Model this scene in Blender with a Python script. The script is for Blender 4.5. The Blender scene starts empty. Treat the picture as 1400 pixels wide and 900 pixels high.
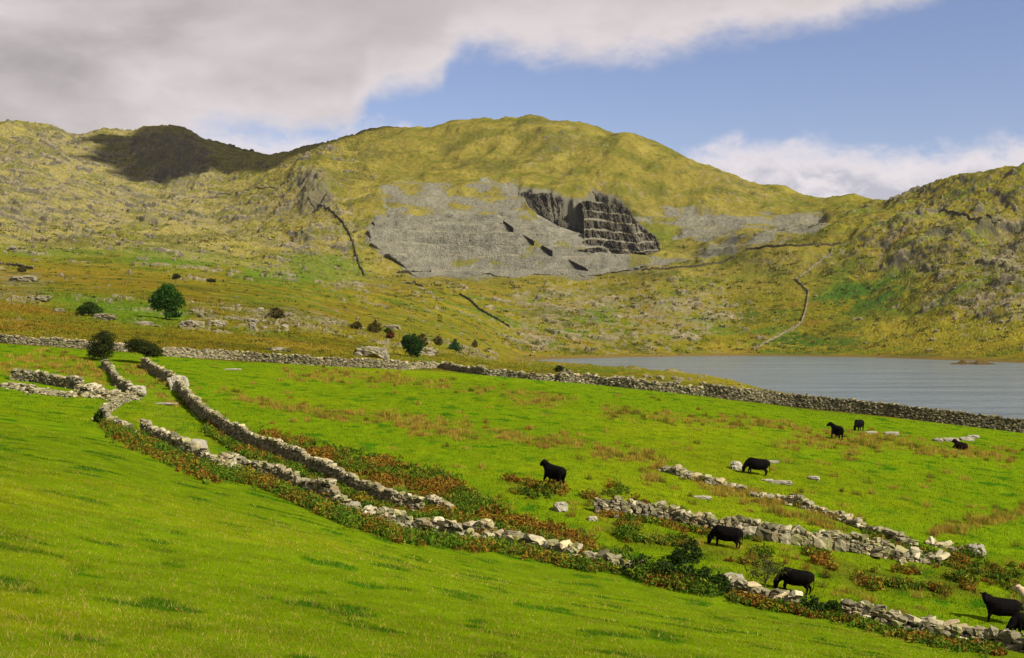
import bpy, bmesh, math, time
import numpy as np
from mathutils import Vector, Matrix
T0 = time.time()
C = bpy.context.scene.collection
SC = bpy.context.scene
R = math.radians
# ---------------------------------------------------------------- camera
FPX, CU, CV = 1690.0, 700.0, 450.0           # focal length and centre in units of the 1400 px wide photograph
cam = bpy.data.objects.new('camera', bpy.data.cameras.new('camera'))
C.objects.link(cam); SC.camera = cam
cam.location = (0, 0, 0); cam.rotation_euler = (R(90), 0, 0)
cam.data.sensor_width = 36.0; cam.data.lens = 36.0*FPX/1400.0
cam.data.clip_start = 0.1; cam.data.clip_end = 20000
# ---------------------------------------------------------------- exposure, sun, sky
SC.view_settings.view_transform = 'Standard'; SC.view_settings.look = 'None'
SC.view_settings.exposure = 1.05; SC.view_settings.gamma = 1.0
SC.cycles.filter_width = 1.45
SC.cycles.max_bounces = 6; SC.cycles.diffuse_bounces = 2; SC.cycles.transparent_max_bounces = 6
SC.cycles.volume_bounces = 0
SUN_EL = 38.0
SUN_AZ = 124.0                                # compass style, clockwise from +Y (camera direction)
SUN = Vector((math.sin(R(SUN_AZ))*math.cos(R(SUN_EL)), math.cos(R(SUN_AZ))*math.cos(R(SUN_EL)), math.sin(R(SUN_EL))))
sl = bpy.data.lights.new('sun', 'SUN'); sl.energy = 4.8; sl.angle = R(0.5); sl.color = (1.0, 0.93, 0.80)
so = bpy.data.objects.new('sun', sl); C.objects.link(so)
so.location = SUN*500; so.rotation_euler = SUN.to_track_quat('Z', 'Y').to_euler()

class NT:
    "small helper for building node trees"
    def __init__(s, tree): s.t = tree; s.n = tree.nodes; s.l = tree.links
    def new(s, typ, **kw):
        n = s.n.new(typ)
        for k, v in kw.items():
            if k in ('operation', 'blend_type', 'data_type', 'noise_dimensions', 'attribute_name', 'sky_type', 'feature', 'interpolation_type', 'distance'): setattr(n, k, v)
        return n
    def put(s, sock, v):
        if hasattr(v, 'is_output') or isinstance(v, bpy.types.NodeSocket): s.l.new(v, sock)
        elif v is not None: sock.default_value = v
    def math(s, op, a, b=None, c=None, clamp=False):
        n = s.n.new('ShaderNodeMath'); n.operation = op; n.use_clamp = clamp
        s.put(n.inputs[0], a)
        if b is not None: s.put(n.inputs[1], b)
        if c is not None: s.put(n.inputs[2], c)
        return n.outputs[0]
    def smooth(s, v, a, b):
        n = s.n.new('ShaderNodeMapRange'); n.interpolation_type = 'SMOOTHSTEP'
        s.put(n.inputs['Value'], v); s.put(n.inputs['From Min'], a); s.put(n.inputs['From Max'], b)
        return n.outputs[0]
    def noise(s, vec, scale, detail=4, rough=0.55, dist=0.0):
        n = s.n.new('ShaderNodeTexNoise'); s.put(n.inputs['Vector'], vec)
        s.put(n.inputs['Scale'], scale); s.put(n.inputs['Detail'], detail); s.put(n.inputs['Roughness'], rough); s.put(n.inputs['Distortion'], dist)
        return n.outputs['Fac']
    def mix(s, f, a, b, blend='MIX'):
        n = s.n.new('ShaderNodeMix'); n.data_type = 'RGBA'; n.blend_type = blend
        s.put(n.inputs[0], f); s.put(n.inputs[6], a); s.put(n.inputs[7], b)
        return n.outputs[2]
    def vmul(s, v, k):
        n = s.n.new('ShaderNodeVectorMath'); n.operation = 'MULTIPLY'
        s.put(n.inputs[0], v); n.inputs[1].default_value = k
        return n.outputs[0]

def az_of(u): return math.atan((u-CU)/FPX)
def el_of(u, v):
    return math.atan((CV-v)/FPX*math.cos(az_of(u)))

world = bpy.data.worlds.new('World'); SC.world = world; world.use_nodes = True
w = NT(world.node_tree); w.n.clear()
out = w.n.new('ShaderNodeOutputWorld'); bg = w.n.new('ShaderNodeBackground')
sky = w.new('ShaderNodeTexSky', sky_type='NISHITA'); sky.sun_disc = False
sky.sun_elevation = R(SUN_EL); sky.sun_rotation = R(SUN_AZ); sky.air_density = 1.0; sky.dust_density = 0.1; sky.ozone_density = 1.5
bg.inputs['Strength'].default_value = 0.055
tc = w.n.new('ShaderNodeTexCoord'); sx = w.n.new('ShaderNodeSeparateXYZ'); w.l.new(tc.outputs['Generated'], sx.inputs[0])
X, Y, Z = sx.outputs
az = w.math('ARCTAN2', X, Y); el = w.math('ARCSINE', Z)
def curve(pts, a0, a1, y0, y1):
    "elevation of a cloud edge as a function of compass direction"
    f = w.math('DIVIDE', w.math('SUBTRACT', az, a0), a1-a0, clamp=True)
    n = w.n.new('ShaderNodeFloatCurve'); w.l.new(f, n.inputs['Value'])
    c = n.mapping.curves[0]; P = [((a-a0)/(a1-a0), (y-y0)/(y1-y0)) for a, y in pts]
    P[0:0] = [(0.0, P[0][1])] if P[0][0] > 0 else []; P += [(1.0, P[-1][1])] if P[-1][0] < 1 else []
    c.points[0].location = P[0]; c.points[1].location = P[-1]
    for p in P[1:-1]: c.points.new(*p)
    for p in c.points: p.handle_type = 'VECTOR'
    n.mapping.update()
    return w.math('MULTIPLY_ADD', n.outputs[0], y1-y0, y0)
A0, A1, Y0, Y1 = R(-60), R(60), R(-10), R(40)
def ed(L): return [(az_of(u), el_of(u, v)) for u, v in L]
bankpts = ed([(-900, 330), (100, 260), (250, 200), (300, 180), (400, 181), (478, 178), (494, 150), (505, 130), (570, 122), (604, 110), (622, 74), (700, 68), (880, 72), (960, 58), (1080, 40), (1160, 14), (1260, -10), (1400, -60), (1700, -160)])
lowpts = ed([(-600, 150), (200, 170), (300, 183), (340, 194), (400, 190), (470, 184), (520, 178), (600, 200), (680, 280), (860, 280), (930, 222), (960, 208), (1040, 197), (1130, 195), (1200, 207), (1260, 212), (1300, 210), (1330, 198), (1420, 192), (1600, 150), (2200, 120)])
dirv = tc.outputs['Generated']
nbig = w.noise(w.vmul(dirv, (1, 1, 2.2)), 9.0, 6, 0.62, 0.4)
nfin = w.noise(w.vmul(dirv, (1, 1, 1.6)), 38.0, 6, 0.6, 0.2)
rag = w.math('ADD', w.math('MULTIPLY', w.math('SUBTRACT', nbig, 0.5), 0.050), w.math('MULTIPLY', w.math('SUBTRACT', nfin, 0.5), 0.022))
b1 = curve(bankpts, A0, A1, Y0, Y1); b2 = curve(lowpts, A0, A1, Y0, Y1)
d1 = w.math('ADD', w.math('SUBTRACT', el, b1), rag)
rag2 = w.math('ADD', w.math('MULTIPLY', w.math('SUBTRACT', nbig, 0.5), 0.060), w.math('MULTIPLY', w.math('SUBTRACT', nfin, 0.5), 0.040))
d2 = w.math('ADD', w.math('SUBTRACT', b2, el), rag2)
m1 = w.smooth(d1, -0.012, 0.016); m2 = w.smooth(d2, -0.012, 0.015)
m2 = w.math('MULTIPLY', m2, 0.9)
# cloud tone: white ragged edges, grey thick middle towards the west
thick = w.smooth(d1, 0.0, 0.05)
west = w.smooth(az, R(4), R(-16))
tone = w.noise(w.vmul(dirv, (1, 1, 2.6)), 5.0, 5, 0.5, 0.3)
fine = w.noise(w.vmul(dirv, (1, 1, 2.0)), 26.0, 5, 0.55, 0.2)
gfac = w.math('MULTIPLY', w.math('MULTIPLY', thick, w.math('MULTIPLY_ADD', west, 0.75, 0.35)), w.smooth(tone, 0.22, 0.66), clamp=True)
K = 0.66/bg.inputs['Strength'].default_value
def kc(c): return (c[0]*K, c[1]*K, c[2]*K, 1)
cl1 = w.mix(gfac, kc((0.56, 0.51, 0.515)), kc((0.30, 0.274, 0.275)))
cl1 = w.mix(w.math('MULTIPLY', w.smooth(fine, 0.40, 0.68), 0.35), cl1, kc((0.42, 0.385, 0.385)))
cl2 = w.mix(w.math('MULTIPLY', w.smooth(d2, 0.004, 0.035), w.smooth(w.noise(w.vmul(dirv, (1, 1, 1.8)), 22.0, 6, 0.6, 0.3), 0.38, 0.58)), kc((0.62, 0.565, 0.58)), kc((0.38, 0.37, 0.42)))
skyc = w.mix(1.0, sky.outputs[0], (0.98, 0.88, 1.02, 1), 'MULTIPLY')
c = w.mix(m2, skyc, cl2)
c = w.mix(m1, c, cl1)
w.l.new(c, bg.inputs['Color']); w.l.new(bg.outputs[0], out.inputs['Surface'])

# ---------------------------------------------------------------- numpy noise
def _h(ix, iy, seed):
    h = (ix.astype(np.int64)*374761393 + iy.astype(np.int64)*668265263 + seed*974634777) & 0xffffffff
    h = ((h ^ (h >> 13))*1274126177) & 0xffffffff
    return (h ^ (h >> 16)) & 0xffff
_G = np.array([(math.cos(a), math.sin(a)) for a in np.linspace(0, 2*math.pi, 64, endpoint=False)], dtype=np.float32)
def perlin(x, y, seed=0):
    x = np.asarray(x, dtype=np.float64); y = np.asarray(y, dtype=np.float64)
    fx = np.floor(x); fy = np.floor(y); ix = fx.astype(np.int64); iy = fy.astype(np.int64)
    dx = (x-fx).astype(np.float32); dy = (y-fy).astype(np.float32)
    def g(i, j, a, b):
        k = _h(ix+i, iy+j, seed) & 63
        return _G[k, 0]*a + _G[k, 1]*b
    sx = dx*dx*dx*(dx*(dx*6-15)+10); sy = dy*dy*dy*(dy*(dy*6-15)+10)
    a = g(0, 0, dx, dy); b = g(1, 0, dx-1, dy); a = a+(b-a)*sx
    c2 = g(0, 1, dx, dy-1); d = g(1, 1, dx-1, dy-1); c2 = c2+(d-c2)*sx
    return (a+(c2-a)*sy)*1.5
def fbm(x, y, oct=4, seed=0, gain=0.5, lac=2.03):
    s = 0; a = 1.0; t = 0
    for i in range(oct):
        s = s + a*perlin(x, y, seed+i*17); t += a; a *= gain; x = x*lac+3.7; y = y*lac-1.3
    return s/t
def ridged(x, y, oct=4, seed=0, gain=0.55):
    s = 0; a = 1.0; t = 0
    for i in range(oct):
        s = s + a*(1-2*np.abs(perlin(x, y, seed+i*13))); t += a; a *= gain; x = x*2.1+5.1; y = y*2.1+2.3
    return s/t
def sstep(v, a, b):
    t = np.clip((v-a)/(b-a), 0, 1); return t*t*(3-2*t)
def lerp(a, b, t): return a+(b-a)*t

# ---------------------------------------------------------------- ground shape: contour lines, near to far
ZL = -18.0                                     # lake level below the eye
def zD(v, D): return -(v-CV)*D/FPX
def cv(*p): return [(u, D, zD(v, D)) for u, v, D in p]
CURVES = [
 [(-400, -60, 6.0), (700, -60, 4.5), (1800, -60, 1.0)],
 [(-400, 0, -1.7), (1800, 0, -1.7)],
 [(-400, 13, -3.1)] + cv((0, 900, 14), (400, 900, 17), (700, 900, 20), (1000, 900, 28), (1200, 900, 36), (1400, 905, 46), (1800, 960, 50)),
 [(-400, 30, -3.6)] + cv((0, 690, 32), (400, 745, 38), (700, 808, 41), (1000, 852, 44), (1200, 872, 47), (1400, 892, 52), (1800, 940, 56)),
 [(-400, 92, -4.6)] + cv((0, 560, 90), (140, 578, 92), (265, 622, 82), (400, 660, 76), (560, 718, 68), (740, 757, 64), (930, 795, 60), (1080, 828, 58), (1280, 862, 57), (1400, 882, 56), (1800, 925, 60)),
 [(-400, 110, -3.8)] + cv((0, 535, 106), (200, 556, 103), (400, 602, 94), (560, 640, 84), (750, 664, 80), (1000, 702, 80), (1200, 735, 78), (1400, 765, 76), (1800, 830, 76)),
 [(-400, 128, -2.4)] + cv((0, 505, 125), (200, 520, 128), (400, 540, 125), (750, 590, 110), (1000, 620, 105), (1400, 660, 104), (1800, 715, 100)),
 [(-400, 162, 0.2)] + cv((0, 470, 160), (200, 484, 160), (300, 494, 163), (500, 502, 168), (700, 515, 170), (900, 533, 168), (1000, 546, 165), (1100, 560, 162), (1200, 569, 160), (1400, 592, 155), (1800, 640, 150)),
 [(-400, 205, 4.5)] + cv((0, 442, 205), (200, 446, 225), (400, 466, 230), (550, 487, 245), (700, 502, 270), (820, 511, 300), (900, 512, 320), (960, 518, 320), (1000, 524, 300)) + [(1050, 215, -13.2), (1200, 200, -15.2), (1400, 190, -16.6), (1800, 190, -18.0)],
 [(-400, 300, 11)] + cv((0, 415, 300), (200, 420, 330), (400, 437, 330), (550, 460, 380), (640, 478, 500), (700, 493, 630), (735, 496, 660), (800, 502, 585), (900, 511, 499), (960, 519, 440), (1040, 531, 375), (1100, 543, 327), (1200, 556, 287), (1300, 566, 262), (1400, 580, 234), (1800, 610, 190)),
 [(-400, 400, 22), (0, 400, 13), (200, 420, 13), (400, 400, 5.9), (550, 500, 0), (640, 600, -7), (700, 665, -16.2), (740, 690, -19.2), (800, 640, -20.5), (900, 560, -21), (1000, 470, -21), (1100, 380, -21), (1400, 280, -21), (1800, 230, -21)],
 [(-400, 480, 30), (0, 470, 18), (200, 490, 18), (400, 450, 8.5), (550, 570, 2.7), (640, 660, -3), (700, 700, -15.6), (740, 715, -18.6), (800, 735, -20.5), (1000, 800, -21), (1100, 780, -21), (1200, 740, -21), (1300, 680, -21), (1400, 620, -21), (1800, 500, -21)],
 [(-400, 560, 40), (0, 540, 24), (200, 560, 23), (400, 520, 12.3)] + cv((550, 430, 640), (640, 447, 720)) + [(700, 745, -14)] + [(740, 738, -17.6), (800, 768, -17.6), (900, 805, -17.6), (1000, 838, -17.6), (1100, 815, -17.6), (1200, 778, -17.6), (1300, 715, -17.6), (1400, 655, -17.6), (1800, 540, -17.4)],
 [(-400, 700, 52)] + cv((0, 355, 680), (200, 364, 700), (400, 387, 700), (550, 402, 780), (700, 440, 850), (850, 450, 870), (1000, 455, 885), (1100, 460, 870), (1200, 462, 840), (1300, 464, 785), (1400, 466, 730), (1800, 460, 640)),
 [(-400, 820, 74)] + cv((0, 335, 820), (200, 342, 880), (400, 366, 920), (500, 382, 980), (600, 374, 1040), (850, 373, 1040), (900, 376, 1000), (1000, 386, 990), (1100, 376, 975), (1200, 382, 950), (1300, 368, 905), (1400, 366, 865), (1800, 330, 780)),
 [(-400, 1000, 120)] + cv((0, 290, 1050), (200, 302, 1120), (400, 322, 1100), (500, 298, 1110), (600, 294, 1140), (720, 295, 1150), (800, 330, 1120), (860, 345, 1100), (950, 346, 1090), (1000, 342, 1040), (1050, 334, 1020), (1150, 331, 1020), (1200, 322, 1010), (1300, 300, 985), (1400, 302, 950), (1800, 250, 890)),
 [(-400, 1300, 180)] + cv((0, 235, 1350), (200, 262, 1420), (300, 268, 1400), (400, 245, 1300), (430, 236, 1280), (500, 250, 1290), (600, 252, 1290), (720, 250, 1290), (860, 290, 1250), (950, 300, 1230), (1000, 306, 1200), (1100, 307, 1200), (1150, 303, 1200), (1200, 292, 1150), (1300, 264, 1075), (1400, 252, 1030), (1800, 200, 960)),
 [(-400, 1750, 285)] + cv((0, 175, 1750), (40, 177, 1750), (60, 180, 1750), (75, 181, 1750), (92, 188, 1750), (110, 190, 1750), (122, 187, 1750), (150, 183, 1750), (185, 184, 1740), (200, 180, 1730), (215, 179, 1730), (240, 181, 1730), (260, 187, 1730), (280, 198, 1740), (310, 207, 1750), (335, 216, 1750), (360, 220, 1740), (380, 219, 1730), (400, 214, 1700), (430, 206, 1660), (450, 202, 1620), (480, 192, 1600), (500, 184, 1600), (530, 176, 1600), (560, 177, 1600), (590, 180, 1600), (620, 172, 1600), (640, 170, 1590), (660, 165, 1580), (690, 165, 1560), (705, 167, 1555), (715, 162, 1550), (740, 162, 1550), (752, 166, 1550), (770, 168, 1550), (790, 173, 1540), (820, 178, 1530), (860, 187, 1500), (900, 202, 1480), (940, 218, 1460), (960, 227, 1450), (1000, 243, 1450), (1030, 256, 1450), (1050, 261, 1450), (1080, 266, 1460), (1100, 271, 1480), (1120, 276, 1500), (1160, 277, 1500), (1190, 283, 1480), (1215, 282, 1350), (1230, 279, 1280), (1245, 272, 1220), (1280, 256, 1150), (1300, 250, 1120), (1340, 240, 1100), (1370, 233, 1090), (1400, 227, 1080), (1500, 205, 1060), (1800, 180, 1040)),
]
last = CURVES[-1]
CURVES.append([(u, D+160, z-14) for u, D, z in last])
CURVES.append([(u, D+600, z-120) for u, D, z in last])
CURVES.append([(u, 3600, -40) for u, D, z in last])
UG = np.arange(-400, 1801, 4.0); NU = len(UG); NK = len(CURVES)
def gsm(a, s):
    if s <= 0: return a
    r = int(3*s)+1; k = np.exp(-0.5*(np.arange(-r, r+1)/s)**2); k /= k.sum()
    return np.convolve(np.pad(a, r, mode='edge'), k, mode='valid')
KD = np.zeros((NK, NU)); KZ = np.zeros((NK, NU))
for k, cc in enumerate(CURVES):
    us = [p[0] for p in cc]; s = 1.2 if k >= 17 else (4 if 8 <= k <= 12 else 6)
    KD[k] = gsm(np.interp(UG, us, [p[1] for p in cc]), 6 if k >= 17 else s)
    KZ[k] = gsm(np.interp(UG, us, [p[2] for p in cc]), s)
for k in range(1, NK): KD[k] = np.maximum(KD[k], KD[k-1]+3)
# monotone cubic slopes along each line of sight
dD = np.diff(KD, axis=0); sl_ = np.diff(KZ, axis=0)/dD
KM = np.zeros_like(KZ); KM[0] = sl_[0]; KM[-1] = sl_[-1]
w1 = 2*dD[1:]+dD[:-1]; w2 = dD[1:]+2*dD[:-1]
same = sl_[1:]*sl_[:-1] > 0
with np.errstate(divide='ignore', invalid='ignore'):
    hm = (w1+w2)/(w1/sl_[:-1]+w2/sl_[1:])
KM[1:-1] = np.where(same, hm, 0.0)

def uof(x, y): return CU+FPX*x/np.maximum(y, 12.0)
def base_z(x, y):
    u = np.clip(uof(x, y), UG[0], UG[-1]-0.01)
    fi = (u-UG[0])/4.0; i = fi.astype(np.int64); f = fi-i
    def val(j):
        D = KD[:, j]
        k = np.zeros(j.shape, dtype=np.int64)
        for q in range(1, NK-1): k += (y >= KD[q, j])
        d0 = KD[k, j]; d1_ = KD[k+1, j]; h = d1_-d0; t = np.clip((y-d0)/h, 0, 1)
        z0 = KZ[k, j]; z1 = KZ[k+1, j]; m0 = KM[k, j]*h; m1_ = KM[k+1, j]*h
        t2 = t*t; t3 = t2*t
        return (2*t3-3*t2+1)*z0+(t3-2*t2+t)*m0+(-2*t3+3*t2)*z1+(t3-t2)*m1_, k+t
    a, ka = val(i); b, kb = val(i+1)
    return a*(1-f)+b*f, ka*(1-f)+kb*f          # height and the fractional contour number

# soft land-cover outlines, looked up by bearing and by height angle of the bare ground
GU0, GV0, GS = -60, -20, 4
GNU, GNV = 390, 250
_gu, _gv = np.meshgrid(GU0+GS*np.arange(GNU), GV0+GS*np.arange(GNV))
def pip(poly):
    x, y = _gu, _gv; ins = np.zeros(x.shape, bool); n = len(poly)
    for i in range(n):
        x1, y1 = poly[i]; x2, y2 = poly[(i+1) % n]
        cnd = ((y1 > y) != (y2 > y))
        xi = (x2-x1)*(y-y1)/((y2-y1) if y2 != y1 else 1e-9)+x1
        ins ^= cnd & (x < xi)
    return ins.astype(np.float32)
def polymask(polys, blur=1.0):
    m = np.zeros(_gu.shape, np.float32)
    for p in polys: m = np.maximum(m, pip(p))
    if blur > 0:
        for ax in (0, 1): m = np.apply_along_axis(lambda a: gsm(a, blur), ax, m)
    return m
def band(pts, wd):
    "thick polyline -> polygon"
    pts = [Vector(p) for p in pts]; L = []; Rr = []
    for i, p in enumerate(pts):
        t = (pts[min(i+1, len(pts)-1)]-pts[max(i-1, 0)]).normalized(); n = Vector((-t.y, t.x))*wd/2
        L.append(tuple(p+n)); Rr.append(tuple(p-n))
    return L+Rr[::-1]
def samp(m, u, v):
    a = np.clip((u-GU0)/GS, 0, GNU-1.01); b = np.clip((v-GV0)/GS, 0, GNV-1.01)
    i = a.astype(int); j = b.astype(int); f = a-i; g = b-j
    return (m[j, i]*(1-f)+m[j, i+1]*f)*(1-g)+(m[j+1, i]*(1-f)+m[j+1, i+1]*f)*g

M_TIP = polymask([[(512, 300), (540, 294), (722, 295), (762, 318), (800, 330), (835, 345), (905, 350), (885, 362), (860, 374), (720, 380), (560, 376), (545, 360), (500, 330)]], 1.8)
M_TIP2 = polymask([[(520, 262), (560, 250), (610, 256), (636, 262), (640, 296), (530, 297)], [(632, 262), (668, 248), (710, 252), (724, 296), (640, 297)],
                   [(880, 292), (920, 280), (985, 282), (1000, 290), (1060, 296), (1125, 300), (1135, 318), (1040, 334), (985, 350), (940, 360), (890, 368), (875, 360), (1000, 335), (930, 325), (930, 310), (880, 305)]], 0.8)
M_Q = polymask([[(706, 262), (745, 266), (790, 278), (815, 275), (800, 258), (850, 280), (872, 306), (898, 325), (905, 346), (830, 350), (800, 346), (775, 334), (745, 310), (722, 285)]], 0.8)
M_QT = polymask([[(694, 255), (735, 266), (788, 274), (800, 290), (800, 338), (770, 335), (735, 308), (715, 290)]], 1.2)
M_CLIFF = polymask([[(395, 236), (420, 228), (445, 236), (452, 262), (470, 300), (440, 300), (412, 286), (402, 270)], [(170, 190), (200, 182), (250, 184), (280, 200), (300, 235), (285, 255), (230, 262), (205, 245), (180, 220)]], 1.5)
M_ROCKY = polymask([[(690, 395), (760, 392), (860, 398), (1000, 398), (1010, 440), (960, 462), (840, 480), (720, 486), (690, 455)], [(1240, 385), (1400, 380), (1450, 440), (1380, 440), (1270, 432)],
                    [(1130, 330), (1300, 290), (1420, 300), (1420, 375), (1230, 380), (1130, 365)], [(230, 430), (460, 420), (470, 455), (330, 462), (240, 455)], [(540, 470), (600, 470), (590, 492), (480, 495), (500, 480)],
                    [(0, 370), (60, 375), (60, 410), (0, 415)], [(700, 476), (850, 470), (1000, 478), (1010, 487), (800, 490), (700, 492)], [(840, 508), (950, 506), (1040, 524), (1040, 535), (860, 522)],
                    [(0, 190), (180, 195), (340, 280), (400, 250), (500, 300), (480, 345), (350, 340), (200, 320), (0, 310)]], 2.5)

CUT = [1.0]
def isletz(x, y): return 4.2*np.exp(-(((x-236)/15)**4+((y-632)/14)**2))
def H(x, y, full=False):
    z, k = base_z(x, y)
    u = uof(x, y); v = CV-FPX*z/np.maximum(y, 12.0)
    far = sstep(k, 7.1, 8.4); mtn = sstep(k, 13.0, 15.0)
    sx_ = np.where(y < 12, 0.3, 1.0)
    # quarry benches and spoil terraces: height is remapped to steps
    mt = samp(M_TIP, u, v)*(k > 13.5)*(k < 16); mt2 = samp(M_TIP2, u, v)*(k > 13.5)*(k < 16.4); mq = samp(M_Q, u, v)*(k > 13.8)*(k < 16.6); mqt = samp(M_QT, u, v)
    z = z-CUT[0]*((24+18*mqt)*sstep(mq, .62, .88))
    zt2 = z+fbm(x*.02, y*.02, 2, 6)*4
    lv = [60, 72, 84, 97, 112, 128, 150, 175]; o_ = zt2.copy()
    for a, b in zip(lv[:-1], lv[1:]):
        t = (zt2-a)/(b-a); m_ = (t >= 0) & (t < 1); o_ = np.where(m_, a+(b-a)*sstep(t, 0.22, 0.78), o_)
    z = lerp(z, o_, mt2*0.75)
    # undulation
    near = 1-sstep(k, 6.3, 7.0)
    n1 = fbm(x*0.05, y*0.05, 3, 11)
    z = z+near*sstep(y, 6, 30)*(0.28*n1+0.05*fbm(x*0.5, y*0.5, 2, 12))
    calm = 1-np.maximum(np.maximum(mt, mq), 0.8*mt2)
    shore = sstep(np.abs(z-ZL), 0.3, 3.0)*(1-0.9*((k > 9.6) & (k < 12.2)))
    eh = sstep(u, 1090, 1230)*sstep(k, 12.6, 13.4)*calm
    z = z+eh*(5*(ridged(x*.011, y*.017, 3, 443)-.25)+5*fbm(x*.03, y*.035, 3, 447))+far*calm*sstep(k, 13.8, 14.8)*sstep(u, 455, 560)*sstep(u, 1260, 1150)*(15*fbm(x*.0055+2, y*.006, 3, 451)+5*(ridged(x*.012-y*.006, y*.004+x*.003, 3, 453)-.3))
    amp = far*calm*shore*(1-0.45*mtn*sstep(u, 455, 560)*sstep(u, 1260, 1150))
    dome = mtn*sstep(u, 455, 560)*sstep(u, 1260, 1150)
    rocky = samp(M_ROCKY, u+fbm(x*.03, y*.03, 3, 21)*20, v+fbm(x*.03+9, y*.03, 3, 22)*8)
    cl = samp(M_CLIFF, u, v)*(k > 14)
    wt = sstep(y, 300, 460)
    def two(fn, lx, ly):                                                # fine features near, larger ones on the hills
        o = fn(x/(lx*1.25), y/(ly*1.25)); m_ = wt < 1
        if m_.any(): o = np.where(m_, lerp(fn(x/(lx*.5), y/(ly*.5)), o, wt), o)
        return o
    big = fbm(x*0.012, y*0.012, 4, 31)
    z = z+amp*big*lerp(2.5, 11.0, mtn)
    g1 = ridged(x*0.022+.3*big, y*0.022, 4, 37)
    z = z+amp*mtn*(g1-0.3)*5.5
    s1 = two(lambda a, b: fbm(a+big, b+.5*big, 4, 41, 0.6), 22, 14)
    thr = lerp(0.32, 0.17, rocky)+0.09*dome
    # cluster field so that outcrops bunch together
    clus = fbm(x*0.006+4, y*0.009, 3, 47)
    rk = sstep(s1+0.30*clus, thr, thr+0.10)*amp
    rk = np.maximum(rk, cl*amp*sstep(s1, -0.30, -0.05))
    blk = two(lambda a, b: ridged(a, b, 3, 53), 10, 5)*0.6+0.6
    blk = blk+0.5*np.round(2.5*two(lambda a, b: fbm(a, b, 2, 57), 14, 8))/2.5
    z = z+rk*blk*lerp(lerp(0.7, 1.9, sstep(y, 200, 600)), 2.8, mtn)
    z = z+cl*amp*(ridged(x*0.03, y*0.012, 4, 61)-0.2)*11
    hum = two(lambda a, b: fbm(a, b, 3, 63), 4.2, 4.2)
    z = z+amp*hum*lerp(0.40, 1.0, mtn)
    jit = (_h(np.round(x*3).astype(np.int64), np.round(y*3).astype(np.int64), 9)/65535.0-.5).astype(np.float32)
    z = z+amp*jit*lerp(0.25, 0.75, wt)
    tipd = fbm(x/7, y/7, 3, 65)
    z = z+np.maximum(mt, mt2)*tipd*1.2
    z = z+isletz(x, y)*(0.9+0.5*fbm(x*.2, y*.2, 2, 5))
    if not full: return z
    return z, dict(k=k, u=u, v=v, rk=rk, mt=mt, mt2=mt2, mq=mq, far=far, mtn=mtn, jit=jit, dome=dome, near=near, big=big, s1=s1, clus=clus, cl=cl, rocky=rocky, hum=hum)

# visible-distance table: for each direction the ground it meets
DU = np.arange(-300, 1761, 4.0); DS = np.unique(np.concatenate([np.geomspace(9, 60, 160), np.arange(60, 200, 0.7), np.arange(200, 1000, 2.2), np.arange(1000, 1800, 2.0)]))
_U, _D = np.meshgrid(DU, DS, indexing='ij')
_Z = H(((_U-CU)/FPX*_D).ravel(), _D.ravel()).reshape(_U.shape)
_V = np.minimum.accumulate(CV-FPX*_Z/_D, axis=1)
def dist(u, v):
    "distance at which the ground is met in the direction (u, v)"
    u = np.atleast_1d(np.asarray(u, float)); v = np.atleast_1d(np.asarray(v, float)); o = np.zeros(u.shape)
    ii = np.clip(np.round((u-DU[0])/4).astype(int), 0, len(DU)-1)
    for c_ in np.unique(ii):
        m_ = ii == c_; row = -_V[c_]
        j = np.clip(np.searchsorted(row, -v[m_]), 1, len(DS)-1)
        a = row[j-1]; b = row[j]; t = np.clip((-v[m_]-a)/np.maximum(b-a, 1e-6), 0, 1)
        o[m_] = DS[j-1]+(DS[j]-DS[j-1])*t
    return o
def spots(u, v):
    D = dist(u, v); x = (np.atleast_1d(u)-CU)/FPX*D
    return x, D, H(x, D)
def spot(u, v):
    x, y, z = spots([u], [v]); return Vector((x[0], y[0], z[0]))
print('tables', round(time.time()-T0, 1))

ALB = 0.61                                      # all base colours below are scaled to real-world reflectance
# ---------------------------------------------------------------- mesh helpers
def make_mesh(name, V, F, col=None, smooth=False, mat=None, mats=None):
    me = bpy.data.meshes.new(name); V = np.asarray(V, np.float32); F = np.asarray(F, np.int32); n = F.shape[1]
    me.vertices.add(len(V)); me.vertices.foreach_set('co', V.ravel())
    me.loops.add(F.size); me.loops.foreach_set('vertex_index', F.ravel())
    me.polygons.add(len(F)); me.polygons.foreach_set('loop_start', np.arange(0, F.size, n, dtype=np.int32))
    me.polygons.foreach_set('loop_total', np.full(len(F), n, np.int32))
    me.polygons.foreach_set('use_smooth', np.full(len(F), smooth, bool))
    if col is not None:
        col = np.asarray(col)*ALB
        a = me.color_attributes.new('Col', 'FLOAT_COLOR', 'POINT')
        cc = np.ones((len(V), 4), np.float32); cc[:, :3] = col
        a.data.foreach_set('color', cc.ravel())
    if mat: me.materials.append(mat)
    me.update(calc_edges=True)
    return me
def obj(name, me, parent=None, loc=None, **kw):
    o = bpy.data.objects.new(name, me); C.objects.link(o)
    if parent: o.parent = parent
    if loc is not None: o.location = loc
    for k, v in kw.items(): o[k] = v
    return o
def empty(name, loc, rz=0, **kw):
    o = bpy.data.objects.new(name, None); C.objects.link(o); o.location = loc; o.rotation_euler = (0, 0, rz)
    o.empty_display_size = 0.3
    for k, v in kw.items(): o[k] = v
    return o
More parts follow.
